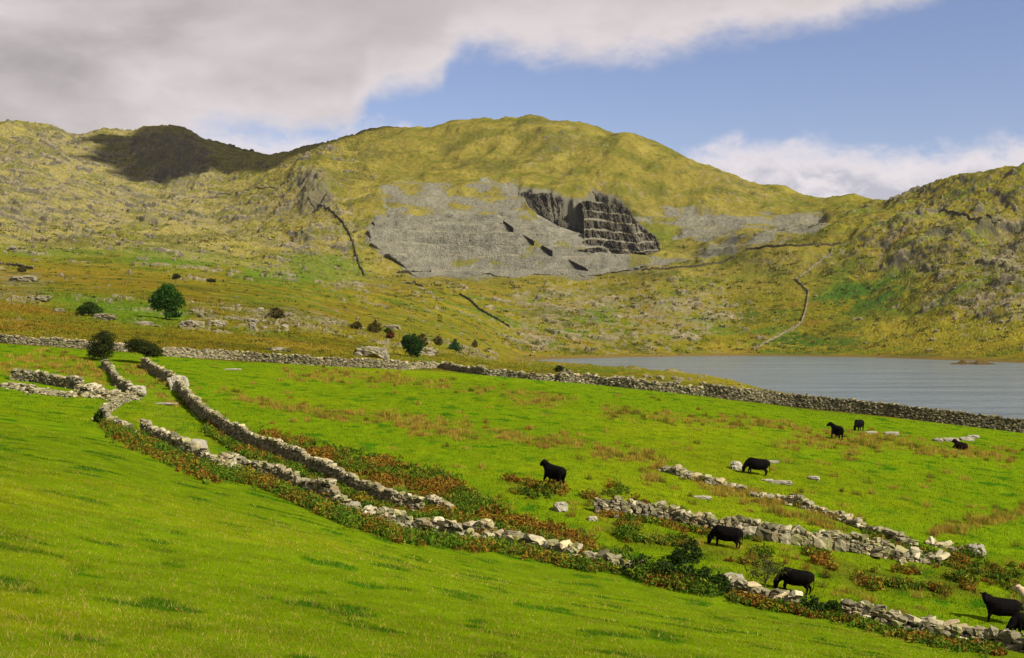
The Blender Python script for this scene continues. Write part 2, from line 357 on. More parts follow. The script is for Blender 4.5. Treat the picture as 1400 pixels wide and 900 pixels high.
def col_material(name, rough=0.9, bump=0.0, bscale=3.0, vary=0.25, vscale=2.0, transl=0.0, spec=0.2, detail=6):
    m = bpy.data.materials.new(name); m.use_nodes = True; t = NT(m.node_tree); t.n.clear()
    o = t.n.new('ShaderNodeOutputMaterial'); p = t.n.new('ShaderNodeBsdfPrincipled')
    p.inputs['Roughness'].default_value = rough; p.inputs['Specular IOR Level'].default_value = spec
    a = t.new('ShaderNodeAttribute', attribute_name='Col'); g = t.n.new('ShaderNodeNewGeometry')
    nz = t.noise(g.outputs['Position'], vscale, detail, 0.65)
    k = t.math('MULTIPLY_ADD', nz, 2*vary, 1-vary)
    cmb = t.n.new('ShaderNodeCombineXYZ')
    for i in range(3): t.l.new(k, cmb.inputs[i])
    c_ = t.mix(1.0, a.outputs['Color'], cmb.outputs[0], 'MULTIPLY')
    t.l.new(c_, p.inputs['Base Color'])
    if bump:
        b = t.n.new('ShaderNodeBump'); b.inputs['Strength'].default_value = 1.0; b.inputs['Distance'].default_value = bump
        t.l.new(t.noise(g.outputs['Position'], bscale, 7, 0.65), b.inputs['Height']); t.l.new(b.outputs[0], p.inputs['Normal'])
    if transl:
        tr = t.n.new('ShaderNodeBsdfTranslucent'); t.l.new(c_, tr.inputs['Color'])
        mx = t.n.new('ShaderNodeMixShader'); mx.inputs[0].default_value = transl
        t.l.new(p.outputs[0], mx.inputs[1]); t.l.new(tr.outputs[0], mx.inputs[2]); t.l.new(mx.outputs[0], o.inputs['Surface'])
    else: t.l.new(p.outputs[0], o.inputs['Surface'])
    return m

MAT_FIELD = col_material('pasture', 0.95, 0.05, 6.0, 0.30, 1.3, spec=0.0)
MAT_MOOR = col_material('rough_moor', 0.95, 0.5, 0.8, 0.34, 0.45, spec=0.0)
MAT_HILL = col_material('mountain_turf', 0.95, 1.1, 0.28, 0.30, 0.16, spec=0.0, detail=9)
MAT_SPOIL = col_material('slate_spoil', 0.9, 0.9, 0.6, 0.40, 0.45, spec=0.1, detail=9)
MAT_QUARRY = col_material('quarried_slate', 0.85, 1.0, 0.4, 0.45, 0.25, spec=0.15, detail=9)

# ---------------------------------------------------------------- ground cover outlines
M_TAN = polymask([band(p, w_) for p, w_ in [
    ([(385, 508), (440, 512), (545, 520)], 16), ([(540, 520), (640, 530), (700, 538)], 9), ([(700, 538), (760, 545), (790, 550)], 9),
    ([(310, 540), (390, 558), (470, 570), (560, 575), (640, 585)], 12), ([(690, 552), (770, 556)], 7), ([(820, 562), (880, 570), (950, 575), (1060, 582), (1110, 590)], 11),
    ([(560, 590), (670, 598), (800, 606)], 9), ([(660, 590), (700, 596), (740, 605), (800, 612)], 12), ([(810, 615), (860, 622), (905, 632), (900, 650), (880, 648)], 16), ([(1060, 612), (1100, 605), (1180, 602), (1250, 605)], 16), ([(1150, 628), (1185, 610), (1250, 608)], 14),
    ([(1250, 612), (1320, 620), (1390, 625)], 12), ([(1270, 735), (1300, 722), (1350, 712), (1410, 698)], 13),
    ([(1030, 680), (1060, 695), (1130, 715), (1160, 720)], 14), ([(950, 660), (1000, 672), (1030, 690)], 12), ([(0, 505), (60, 492), (120, 505), (140, 520)], 22), ([(170, 500), (200, 520), (240, 560)], 10)]], 1.0)
M_BRACK = polymask([[(330, 592), (380, 596), (450, 612), (530, 632), (610, 652), (650, 680), (690, 705), (740, 722), (800, 738), (860, 756), (870, 768), (780, 762), (690, 735), (620, 715), (580, 690), (500, 655), (420, 622), (350, 600)]]+[band(p, w_) for p, w_ in [
    ([(690, 660), (730, 672), (770, 668)], 14), ([(800, 680), (860, 668)], 8), ([(830, 720), (880, 735), (950, 745), (1000, 760), (1060, 770)], 12), ([(1100, 762), (1180, 790), (1260, 800), (1330, 800)], 26), ([(1290, 765), (1340, 780), (1400, 790)], 30), ([(150, 590), (210, 615), (260, 640), (300, 655)], 14),
    ([(860, 690), (960, 720), (1030, 738)], 10), ([(250, 545), (300, 590)], 6)]], 1.2)
M_RUST = polymask([[(230, 455), (420, 460), (520, 470), (500, 480), (300, 476), (230, 470)], [(-60, 355), (60, 365), (200, 375), (340, 392), (300, 400), (170, 398), (0, 385), (-60, 385)], [(-60, 420), (60, 425), (110, 440), (200, 456), (60, 455), (-60, 440)],
                    [(700, 480), (1000, 480), (1010, 488), (700, 494)], [(1150, 485), (1300, 478), (1420, 480), (1420, 486), (1150, 488)], [(1000, 410), (1060, 405), (1080, 440), (1010, 445)], [(450, 385), (720, 380), (900, 378), (880, 392), (700, 400), (470, 400)]], 2.5)
M_LUSH = polymask([[(30, 395), (110, 404), (215, 420), (260, 425), (255, 440), (190, 442), (130, 432), (70, 412)], [(150, 345), (330, 352), (340, 362), (240, 366), (160, 355)], [(340, 340), (500, 345), (520, 378), (440, 388), (330, 380)], [(0, 332), (150, 345), (150, 352), (0, 345)]], 1.5)
M_DARKG = polymask([[(1110, 395), (1250, 385), (1260, 415), (1200, 432), (1110, 425)], [(1000, 420), (1090, 415), (1095, 435), (1010, 440)], [(1060, 462), (1180, 450), (1190, 470), (1100, 482), (1050, 480)], [(860, 308), (930, 310), (920, 332), (870, 330)], [(170, 345), (300, 350), (300, 360), (200, 360)], [(380, 350), (500, 350), (500, 375), (400, 372)]], 2.5)
M_GOLD = polymask([[(690, 388), (800, 385), (830, 395), (700, 402)], [(1150, 440), (1420, 440), (1420, 475), (1200, 475)], [(480, 495), (500, 478), (560, 470), (600, 480), (550, 492)], [(600, 480), (660, 478), (665, 492), (610, 490)], [(870, 512), (980, 508), (1040, 525), (980, 528)]], 2)
M_LANE = polymask([[(160, 488), (200, 488), (235, 540), (262, 580), (330, 615), (400, 645), (480, 680), (560, 712), (620, 735), (540, 710), (450, 680), (380, 650), (270, 615), (195, 560), (175, 520)]], 1.0)

def PATCH(x, y): return fbm(x*.42+3, y*.42, 2, 87)+.30*fbm(x*1.6, y*1.6, 2, 88)-.10
def cover(x, y, z, q, slope):
    "base colour of the ground from what grows there"
    n = len(x); u, v, k = q['u'], q['v'], q['k']
    f1 = fbm(x*.25, y*.25, 4, 81); f2 = fbm(x*.03, y*.03, 4, 82); f3 = fbm(x*1.3, y*1.3, 3, 83); f4 = fbm(x/40, y/25, 4, 84)
    def c_(r, g, b): return np.array((r, g, b), np.float32)
    def mixc(col, cc, m): return col+(cc-col)*np.clip(m, 0, 1)[:, None]
    # pasture
    col = np.tile(c_(0.128, 0.205, 0.002), (n, 1))
    col = mixc(col, c_(0.030, 0.120, 0.002), sstep(PATCH(x, y), 0.10, 0.34)*0.85)
    col = mixc(col, c_(0.185, 0.222, 0.005), sstep(f2+0.5*f1, 0.05, 0.5)*0.6)
    col = mixc(col, c_(0.19, 0.20, 0.015), sstep(f3, 0.25, 0.5)*0.45)
    ju = u+f1*10; jv = v+f3*4+f1*5
    col = mixc(col, c_(0.17, 0.15, 0.015), samp(M_TAN, ju, jv)*sstep(f3+f1, -0.5, 0.3)*0.8)
    col = mixc(col, c_(0.10, 0.10, 0.012), samp(M_BRACK, ju, jv)*0.7)
    col = mixc(col, c_(0.15, 0.20, 0.012), samp(M_LANE, u, v)*0.4)
    col = col*(1+.35*fbm(x*.7, y*.7, 3, 97)+.22*f4)[:, None]
    # moor
    mo = np.tile(c_(0.165, 0.145, 0.009), (n, 1))
    mo = mixc(mo, c_(0.085, 0.135, 0.010), sstep(f4+0.4*f1, -0.05, 0.25)*0.9)
    mo = mixc(mo, c_(0.24, 0.20, 0.022), sstep(f2-f1*0.3, 0.08, 0.4)*0.7)
    mo = mixc(mo, c_(0.17, 0.095, 0.014), sstep(fbm(x/30, y/18, 4, 86)+0.3*f1, 0.12, 0.42)*0.65)
    mo = mixc(mo, c_(0.055, 0.062, 0.009), sstep(q['hum']+0.5*f1, 0.18, 0.5)*0.55)
    ju = u+f4*25; jv = v+f4*9+f1*3
    mo = mixc(mo, c_(0.25, 0.135, 0.016), samp(M_RUST, ju, jv)*sstep(f1+f2+f4, -0.3, 0.3)*0.75)
    mo = mixc(mo, c_(0.060, 0.070, 0.008), sstep(fbm(x/55+7, y/34, 4, 98)+.4*f1, .10, .34)*.75)
    mo = mixc(mo, c_(0.26, 0.22, 0.020), samp(M_GOLD, ju, jv)*0.7)
    mo = mixc(mo, c_(0.085, 0.17, 0.010), samp(M_LUSH, u+f4*6, v+f4*3)*0.85)
    mo = mixc(mo, c_(0.025, 0.09, 0.010), samp(M_DARKG, ju, jv)*sstep(f1+f4, -0.4, 0.2)*0.85)
    # mountain turf
    mt = np.tile(c_(0.198, 0.166, 0.028), (n, 1))
    mt = mixc(mt, c_(0.27, 0.235, 0.085), sstep(u, 430, 250)*.55)  # paler tan in the west, some distance haze painted into the turf
    mt = mixc(mt, c_(0.125, 0.125, 0.016), sstep(f4+0.5*f2, -0.05, 0.30)*0.9)
    mt = mixc(mt, c_(0.28, 0.235, 0.045), sstep(-f2+0.3*q['s1'], 0.1, 0.45)*0.55)
    mt = mixc(mt, c_(0.07, 0.065, 0.013), sstep(q['hum']+.3*f1, 0.18, 0.5)*0.5)
    mt = mixc(mt, c_(0.085, 0.082, 0.020), sstep(fbm(x/70+3, y/60, 4, 99)+.3*f1, .10, .36)*.6)
    mt = mixc(mt, c_(0.070, 0.13, 0.012), samp(M_DARKG, ju, jv)*0.8)
    mtn = sstep(k+0.3*f2, 13.3, 14.3)
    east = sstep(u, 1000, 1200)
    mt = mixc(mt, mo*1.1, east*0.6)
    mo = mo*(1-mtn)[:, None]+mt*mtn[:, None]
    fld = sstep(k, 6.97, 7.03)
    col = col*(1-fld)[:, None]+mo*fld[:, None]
    # fine speckle of tufts, stones and litter
    col = col*(1+(0.55+.30*q['mtn']-.55*q['dome'])*q['jit']*q['far'])[:, None]
    # bare rock
    rt = np.tile(c_(0.245, 0.205, 0.125), (n, 1))*(1+0.55*f1)[:, None]
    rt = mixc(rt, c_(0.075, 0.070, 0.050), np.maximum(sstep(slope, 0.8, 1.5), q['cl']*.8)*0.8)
    rt = mixc(rt, c_(0.13, 0.13, 0.05), sstep(f2, 0.0, 0.3)*0.5)
    rm = sstep(q['rk']*(0.75+0.9*f1+0.4*q['hum']), 0.35, 0.8)
    rm = np.maximum(rm, sstep(slope, 1.0, 1.5)*q['far'])
    scree = sstep(fbm(x/6, y/9, 4, 91)+0.35*q['clus']+0.35*q['rocky'], 0.30, 0.42)*q['far']*(y > 220)
    rm = np.maximum(rm, scree*0.5)
    col = mixc(col, rt, rm)
    # shore strip, lake bed, islet
    sh = sstep(z, ZL+2.2, ZL+0.6)*(k > 8.1)*(k < 13)
    col = mixc(col, c_(0.17, 0.115, 0.035), sh*0.8)
    col = mixc(col, c_(0.10, 0.065, 0.025), (isletz(x, y) > 0.5)*0.9)
    # slate
    spo = c_(0.168, 0.158, 0.112)*(1+0.65*fbm(x/2.6, y/2.6, 3, 92)+0.35*f4+.3*f2)[:, None]
    spo = mixc(spo, c_(0.17, 0.165, 0.05), sstep(f2+0.3*f4, 0.10, 0.30)*sstep(slope, 0.55, 0.2)*0.9)
    sp = np.maximum(samp(M_TIP, u+f4*22, v+f2*12)*(k > 13.5)*(k < 16.4), samp(M_TIP2, u+f4*30, v+f2*14)*(k > 13.5)*(k < 16.4)*sstep(f4+f2*0.5, -0.30, 0.05))
    col = mixc(col, spo, sstep(sp+0.3*f1, 0.35, 0.6))
    qu = c_(0.070, 0.064, 0.048)*(1+0.9*perlin(x*0.16, y*0.05+z*0.03, 95)+0.4*f1+.4*perlin(x*.5, z*.1, 96))[:, None]
    qf = sstep(q['mq'], 0.3, 0.6)
    flat = np.where((sstep(slope, 0.7, 0.35) > 0.5)[:, None], c_(0.19, 0.175, 0.09), spo*0.9)
    col = mixc(col, spo*.8, qf)
    return np.clip(col, 0.004, 0.8)

# ---------------------------------------------------------------- terrain sheets
rows = np.concatenate([np.array([-60, -45, -30, -20, -10, -4, 0, 3, 6]), np.geomspace(8, 60, 190), np.arange(60.4, 175, 0.42), np.geomspace(175.5, 560, 280), np.arange(561, 1040, 1.05), np.arange(1041, 1780, 1.3), np.geomspace(1790, 3600, 60)])
ucol = np.concatenate([np.linspace(-0.95, -0.45, 70, endpoint=False), np.linspace(-0.45, 0.45, 1300), np.linspace(0.45, 0.95, 71)[1:]])
NC, NR = len(ucol), len(rows)
Yg = np.repeat(rows[:, None], NC, 1); Xg = ucol[None, :]*(np.maximum(rows, -45)[:, None]+55)
xf, yf = Xg.ravel(), Yg.ravel()
Zs = np.zeros_like(xf); Q = {}
CH = 400000
for a in range(0, len(xf), CH):
    zz, q = H(xf[a:a+CH], yf[a:a+CH], True); Zs[a:a+CH] = zz
    for kk, vv in q.items(): Q.setdefault(kk, np.zeros(len(xf), np.float32))[a:a+CH] = vv
Zg = Zs.reshape(NR, NC)
gy = np.gradient(Zg, axis=0)/np.gradient(Yg, axis=0); gx = np.gradient(Zg, axis=1)/np.gradient(Xg, axis=1)
slope = np.hypot(gx, gy).ravel()
print('heights', round(time.time()-T0, 1))
COLR = np.zeros((len(xf), 3), np.float32)
for a in range(0, len(xf), CH):
    s_ = slice(a, a+CH)
    COLR[s_] = cover(xf[s_], yf[s_], Zs[s_], {kk: vv[s_] for kk, vv in Q.items()}, slope[s_])
print('cover', round(time.time()-T0, 1))
idx = np.arange(NR*NC).reshape(NR, NC)
quads = np.stack([idx[:-1, :-1], idx[:-1, 1:], idx[1:, 1:], idx[1:, :-1]], -1).reshape(-1, 4)
def fmean(a): return a[quads].mean(1)
kf = fmean(Q['k']); qf_ = fmean(Q['mq']); tf_ = fmean(np.maximum(Q['mt'], Q['mt2']))
reg = np.where(kf < 7.0, 0, np.where(kf < 13.6, 1, 2))
reg = np.where((tf_ > 0.5) & (reg == 2), 3, reg)
VV = np.stack([xf, yf, Zs], 1)
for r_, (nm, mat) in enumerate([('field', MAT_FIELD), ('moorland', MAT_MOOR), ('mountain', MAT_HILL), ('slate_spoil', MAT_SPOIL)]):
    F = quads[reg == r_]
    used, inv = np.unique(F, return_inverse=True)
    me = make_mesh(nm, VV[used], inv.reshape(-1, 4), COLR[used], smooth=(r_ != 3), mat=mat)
    obj(nm, me, kind='structure')

def sheet(name, mat, ua, ub, du, z0, z1, dz, mask, shape):
    "a steep face built over (direction, height): how far back it stands is worked out from the slope behind it"
    CUT[0] = 0.0
    us = np.arange(ua, ub, du); zs = np.arange(z0, z1, dz); DD = np.arange(1000, 1480, 1.0)
    UU, D2 = np.meshgrid(us, DD, indexing='ij'); ZZ = H(((UU-CU)/FPX*D2).ravel(), D2.ravel()).reshape(UU.shape)
    CUT[0] = 1.0
    ZZ = np.apply_along_axis(lambda a: gsm(a, 5), 1, ZZ); ZZ = np.maximum.accumulate(ZZ, axis=1)+np.arange(len(DD))*1e-4
    Y0 = np.stack([np.interp(zs, ZZ[i], DD) for i in range(len(us))])
    Y0 = np.apply_along_axis(lambda a: gsm(a, 6), 0, Y0)
    U2 = np.repeat(us[:, None], len(zs), 1); Z2 = np.repeat(zs[None], len(us), 0)
    V2 = CV-FPX*Z2/Y0; X0 = (U2-CU)/FPX*Y0
    jg = fbm(X0*.045, Z2*.08, 4, 401)*1.6
    m_ = samp(mask, U2+jg*9, V2+jg*5)
    off, Zo, colr = shape(U2, V2, X0, Z2, m_)
    Yn = Y0+off*sstep(m_, .20, .70)+(1-sstep(m_, .30, .60))*9
    P = np.stack([(U2-CU)/FPX*Yn, Yn, Zo], -1); ii = np.arange(P.shape[0]*P.shape[1]).reshape(m_.shape)
    F = np.stack([ii[:-1, :-1], ii[1:, :-1], ii[1:, 1:], ii[:-1, 1:]], -1).reshape(-1, 4)
    F = F[m_.ravel()[F].max(1) > .12]; used, inv = np.unique(F, return_inverse=True)
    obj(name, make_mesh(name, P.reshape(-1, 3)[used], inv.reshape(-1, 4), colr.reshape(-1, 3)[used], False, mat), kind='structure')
def level(z, lv):
    k = np.clip(np.searchsorted(lv, z.ravel(), side='right').reshape(z.shape)-1, 0, len(lv)-2); lv = np.array(lv, float)
    return k, (z-lv[k])/(lv[k+1]-lv[k]), lv[k+1]-lv[k]
def tipshape(U2, V2, X0, Z2, m_):
    n = fbm(X0*.015, Z2*.02, 2, 411); k, t, h = level(Z2+n*7.0, [40, 50, 64, 74, 87, 96, 110, 125])
    off = (1.0-1.75)*h*t                                  # every tier at the angle of repose, then a flat
    rill = ridged(X0*.045+k*3.1, Z2*.012+k, 3, 413); off = off+1.3*rill+3.2*fbm(X0*.012+k*5, Z2*.02+k*2.3, 2, 417)*m_
    blk = fbm(X0*.35, Z2*.5, 3, 415); sp = np.random.default_rng(3).normal(0, 1, X0.shape)
    off = off+.55*blk+.20*sp
    c0 = np.array((0.172, 0.162, 0.118)); tone = 1+.55*fbm(X0*.12, Z2*.16+k, 3, 419)+.22*sp+.16*fbm(X0*.012, Z2*.05+3*k, 2, 421)
    col = c0*tone[..., None]
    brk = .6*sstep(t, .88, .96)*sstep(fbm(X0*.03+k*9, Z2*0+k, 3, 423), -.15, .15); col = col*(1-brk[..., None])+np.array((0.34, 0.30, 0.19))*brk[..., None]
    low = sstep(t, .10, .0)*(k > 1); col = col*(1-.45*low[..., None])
    gr = sstep(fbm(X0*.03, Z2*.06, 3, 425)+.30*sstep(U2, 800, 880), .34, .46); col = col*(1-gr[..., None])+np.array((0.17, 0.155, 0.035))*gr[..., None]
    return off, Z2, np.clip(col, .01, .6)
def quarryshape(U2, V2, X0, Z2, m_):
    q = samp(M_QT, U2, V2) > .5
    k1, t1, h1 = level(Z2+fbm(X0*.022, Z2*0, 3, 431)*9+.03*(X0-80), [50, 62, 71, 80, 91, 103, 115, 127, 145]); k2, t2, h2 = level(Z2, [50, 66, 78, 90, 150])
    k, t, h = np.where(q, k2+20, k1), np.where(q, t2, t1), np.where(q, h2, h1)
    jit = fbm(X0*.05+k*2, Z2*0+k*7.7, 2, 433)                                # how deep each bench was cut back
    cl0 = np.where(q, .06, .24+.25*jit)
    prof = np.where(t < cl0, t*1.15, cl0*1.15+(t-cl0)*.14)                   # fallen scree below, clean rock above
    off = np.where(q, prof*h-2.2*t*h+88, prof*h-2.2*t*h+.8*h)+jit*6
    joint = np.round(3*fbm(X0*.16+k*3, Z2*.05, 3, 435))/3; jt2 = np.round(3*fbm(X0*.45, Z2*.22, 3, 437))/3
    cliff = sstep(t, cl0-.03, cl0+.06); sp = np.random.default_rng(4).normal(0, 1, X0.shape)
    big = fbm(X0*.035+4, Z2*.012, 2, 439)
    off = off+cliff*(9*joint+2.6*jt2+8*big*q)+.35*sp
    dark = np.array((0.072, 0.062, 0.040))*(1+1.1*joint+.7*jt2+.25*sp)[..., None]  # dark slate, with the shade on the quarry faces put into its colour
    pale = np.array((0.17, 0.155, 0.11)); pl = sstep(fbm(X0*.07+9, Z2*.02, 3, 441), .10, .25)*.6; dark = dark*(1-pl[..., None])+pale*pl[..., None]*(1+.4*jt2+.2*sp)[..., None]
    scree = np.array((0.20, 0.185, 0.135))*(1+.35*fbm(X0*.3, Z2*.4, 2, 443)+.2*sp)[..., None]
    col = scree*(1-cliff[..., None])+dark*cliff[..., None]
    top = sstep(t, .93, .99); col = col*(1-top[..., None])+np.array((0.24, 0.20, 0.06))*top[..., None]
    return off, Z2, np.clip(col, .008, .6)
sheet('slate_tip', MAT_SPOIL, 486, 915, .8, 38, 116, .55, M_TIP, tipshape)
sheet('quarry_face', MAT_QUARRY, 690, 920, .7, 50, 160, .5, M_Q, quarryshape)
print('terrain', round(time.time()-T0, 1))

# ---------------------------------------------------------------- lake
m = bpy.data.materials.new('lake_water'); m.use_nodes = True; t = NT(m.node_tree); t.n.clear()
o = t.n.new('ShaderNodeOutputMaterial'); p = t.n.new('ShaderNodeBsdfPrincipled')
g = t.n.new('ShaderNodeNewGeometry')
wind = t.noise(t.vmul(g.outputs['Position'], (0.006, 0.03, 1)), 1.0, 4, 0.6)
t.l.new(t.mix(t.smooth(t.noise(t.vmul(g.outputs['Position'], (0.01, 0.07, 1)), 1.0, 5, 0.65), 0.35, 0.65), (0.055, 0.080, 0.108, 1), (0.10, 0.132, 0.165, 1)), p.inputs['Base Color']); p.inputs['Roughness'].default_value = 0.18; p.inputs['IOR'].default_value = 1.33
b = t.n.new('ShaderNodeBump'); b.inputs['Strength'].default_value = 1.0; b.inputs['Distance'].default_value = 1.3
hh = t.math('MULTIPLY', t.noise(t.vmul(g.outputs['Position'], (0.14, 0.36, 1)), 1.0, 3.5, 0.55), t.math('MULTIPLY_ADD', t.smooth(wind, 0.35, 0.65), 0.5, 0.6))
t.l.new(hh, b.inputs['Height']); t.l.new(b.outputs[0], p.inputs['Normal'])
t.l.new(p.outputs[0], o.inputs['Surface'])
LX = np.array([(-40, 640), (60, 500), (60, 180), (420, 180), (640, 420), (640, 700), (420, 900), (-40, 900)], float)
me = bpy.data.meshes.new('lake'); me.from_pydata([(a_, b_, ZL) for a_, b_ in LX], [], [tuple(range(len(LX)))]); me.materials.append(m)
obj('lake', me, kind='structure')
HAZE = True
# ================================================================ OBJECTS
rng = np.random.default_rng(7)
# ---------------------------------------------------------------- stones
def grid_cube(n=3):
    vs = {}; V = []; F = []
    def vid(p):
        if p not in vs: vs[p] = len(V); V.append([2*c/n-1 for c in p])
        return vs[p]
    for ax in range(3):
        for s in (0, n):
            for i in range(n):
                for j in range(n):
                    q = []
                    for a, b in ((0, 0), (1, 0), (1, 1), (0, 1)):
                        p = [0, 0, 0]; p[ax] = s; p[(ax+1) % 3] = i+a; p[(ax+2) % 3] = j+b; q.append(vid(tuple(p)))
                    F.append(q if s else q[::-1])
    return np.array(V, float), np.array(F)
def stone_protos(n, k, boxy, seed, amp=0.16):
    r = np.random.default_rng(seed); V0, F = grid_cube(n); out_ = []
    for _ in range(k):
        L = np.linalg.norm(V0, axis=1, keepdims=True); V = V0*boxy+V0/L*(1.25*(1-boxy))
        V = V+r.normal(0, amp/ (1.0 if n < 4 else 1.6), V.shape)
        for _c in range(4):                                    # knock corners off with random planes
            d = r.normal(size=3); d /= np.linalg.norm(d); h = (V@d); lim = h.max()*r.uniform(0.72, 0.95)
            V = V-np.maximum(h-lim, 0)[:, None]*d
        out_.append(V)
    return out_, F
PR3, FR3 = stone_protos(2, 14, 0.62, 1)
PR4, FR4 = stone_protos(4, 10, 0.50, 2, 0.15)
PR6, FR6 = stone_protos(6, 8, 0.45, 3, 0.13)
def rots(n, yaw=None, tilt=0.15):
    a = rng.uniform(0, 2*math.pi, n) if yaw is None else yaw
    b = rng.normal(0, tilt, n); c_ = rng.normal(0, tilt, n)
    ca, sa, cb, sb, cc, sc = np.cos(a), np.sin(a), np.cos(b), np.sin(b), np.cos(c_), np.sin(c_)
    O = np.zeros(n); I = np.ones(n)
    Rz = np.stack([ca, -sa, O, sa, ca, O, O, O, I], 1).reshape(n, 3, 3)
    Ry = np.stack([cb, O, sb, O, I, O, -sb, O, cb], 1).reshape(n, 3, 3)
    Rx = np.stack([I, O, O, O, cc, -sc, O, sc, cc], 1).reshape(n, 3, 3)
    return Rz@Ry@Rx
def merge(protos, F, pos, scl, rot, col):
    n = len(pos); pid = rng.integers(0, len(protos), n); P = np.array(protos)[pid]
    V = np.einsum('nij,nkj->nki', rot, P*scl[:, None, :])+pos[:, None, :]
    nv = P.shape[1]
    FF = F[None]+(np.arange(n)*nv)[:, None, None]
    return V.reshape(-1, 3), FF.reshape(-1, 4), np.repeat(col, nv, 0)
STONE = np.array([(0.40, 0.355, 0.215), (0.31, 0.275, 0.17), (0.50, 0.44, 0.29), (0.22, 0.20, 0.12), (0.33, 0.31, 0.14), (0.42, 0.34, 0.19)])
def stone_col(n, k=1.0):
    c_ = STONE[rng.integers(0, len(STONE), n)]*rng.uniform(0.55, 1.2, (n, 1))*k*.88
    return c_
MAT_STONE = col_material('lichen_stone', 0.95, 0.05, 9.0, 0.55, 4.0, spec=0.03)
MAT_ROCK = col_material('weathered_rock', 0.92, 0.12, 3.0, 0.6, 1.6, spec=0.03, detail=9)
def path_world(uv, step):
    P = []
    for (u0, v0), (u1, v1) in zip(uv[:-1], uv[1:]):
        n = max(2, int(max(abs(u1-u0), abs(v1-v0))/5))
        for i in range(n): t_ = i/n; P.append((u0+(u1-u0)*t_, v0+(v1-v0)*t_))
    P.append(uv[-1]); P = np.array(P, float)
    x, y, z = spots(P[:, 0], P[:, 1])
    y = gsm(y, 2.0) if len(y) > 8 else y
    x = (P[:, 0]-CU)/FPX*y
    s = np.concatenate([[0], np.cumsum(np.hypot(np.diff(x), np.diff(y)))])
    n = max(2, int(s[-1]/step)+1); q = np.linspace(0, s[-1], n)
    return np.interp(q, s, x), np.interp(q, s, y), s[-1]
def wall(uv, h, w_, label, L=0.32, ch=0.155, ruin=0.25, seed=0, cope=1.0, kcol=1.0, group=None, big=None, flat=0.54):
    x, y, S = path_world(uv, 0.25)
    sN = np.linspace(0, S, len(x)); tx = np.gradient(x); ty = np.gradient(y); l = np.hypot(tx, ty); tx /= l; ty /= l
    Pp, Sc, Rr, Cc = [], [], [], []
    nc = int(h/ch)+1
    for j in range(nc+1):
        for side in (-1, 1):
            n = int(S/L*1.12)+2
            s = (np.arange(n)+rng.uniform(-.3, .3, n)+0.5*(j % 2))*(S/n); s = np.clip(s, 0, S)
            hh = h*(1+ruin*1.6*perlin(s*0.35+seed*7.3, s*0+seed, 5)+ruin*0.8*perlin(s*1.1, s*0+3, 6))
            keep = (j*ch < hh-ch*0.4)
            s = s[keep]; hh = hh[keep]; n = len(s)
            if n == 0: continue
            px = np.interp(s, sN, x); py = np.interp(s, sN, y); qx = np.interp(s, sN, tx); qy = np.interp(s, sN, ty)
            wd = w_*(0.5-0.16*(j/nc))
            off = side*(wd-0.22*w_)+rng.normal(0, 0.035, n)
            X_ = px-qy*off; Y_ = py+qx*off
            Z_ = H(px, py)+(j+0.35)*ch+rng.normal(0, 0.03, n)
            Pp.append(np.stack([X_, Y_, Z_], 1))
            k_ = rng.uniform(0.75, 1.25, (n, 1))
            Sc.append(np.array([L*0.50, w_*0.30, ch*flat])*k_*rng.uniform(0.8, 1.25, (n, 3)))
            Rr.append(rots(n, np.arctan2(qy, qx)+rng.normal(0, 0.16, n), 0.12)); Cc.append(stone_col(n, kcol))
    # coping stones and a few tumbled ones
    n = int(S/L*0.95*cope)
    if n:
        s = np.sort(rng.uniform(0, S, n)); hh = h*(1+ruin*1.6*perlin(s*0.35+seed*7.3, s*0+seed, 5)+ruin*0.8*perlin(s*1.1, s*0+3, 6))
        px = np.interp(s, sN, x); py = np.interp(s, sN, y); qx = np.interp(s, sN, tx); qy = np.interp(s, sN, ty)
        Z_ = H(px, py)+np.maximum(hh, 0.12)+rng.uniform(-.02, .08, n)
        Pp.append(np.stack([px+rng.normal(0, .07, n), py+rng.normal(0, .07, n), Z_], 1))
        Sc.append(np.array([L*0.62, w_*0.42, ch*0.62])*rng.uniform(0.6, 1.45, (n, 3))); Rr.append(rots(n, np.arctan2(qy, qx)+rng.normal(0, 0.5, n), 0.22)); Cc.append(stone_col(n, 1.12*kcol))
    n = int(S*1.6*ruin*2)
    if n:
        s = rng.uniform(0, S, n); px = np.interp(s, sN, x); py = np.interp(s, sN, y); qx = np.interp(s, sN, tx); qy = np.interp(s, sN, ty)
        off = rng.normal(0, w_*0.9, n); X_ = px-qy*off; Y_ = py+qx*off; k_ = rng.uniform(0.5, 1.1, (n, 1))
        Pp.append(np.stack([X_, Y_, H(X_, Y_)+0.05], 1)); Sc.append(np.array([L*.5, L*.42, ch*.6])*k_); Rr.append(rots(n, None, 0.35)); Cc.append(stone_col(n, kcol))
    if big:                                                     # stretches built of big upright blocks
        for (a, b, sz) in big:
            n = int((b-a)*S/(sz*0.85)); s = a*S+(np.arange(n)+rng.uniform(-.15, .15, n))*((b-a)*S/n)
            px = np.interp(s, sN, x); py = np.interp(s, sN, y); qx = np.interp(s, sN, tx); qy = np.interp(s, sN, ty)
            X_ = px+qy*w_*0.35*np.sign(qx+1e-6); Y_ = py-np.abs(qx)*w_*0.35
            k_ = rng.uniform(0.75, 1.2, (n, 1))
            Pp.append(np.stack([X_, Y_, H(px, py)+sz*0.38*k_[:, 0]], 1)); Sc.append(np.array([sz*.48, sz*.34, sz*.55])*k_*rng.uniform(.8, 1.2, (n, 3))); Rr.append(rots(n, np.arctan2(qy, qx), 0.12)); Cc.append(stone_col(n, 1.15))
    V, F, Cl = merge(PR3, FR3, np.concatenate(Pp), np.concatenate(Sc), np.concatenate(Rr), np.concatenate(Cc))
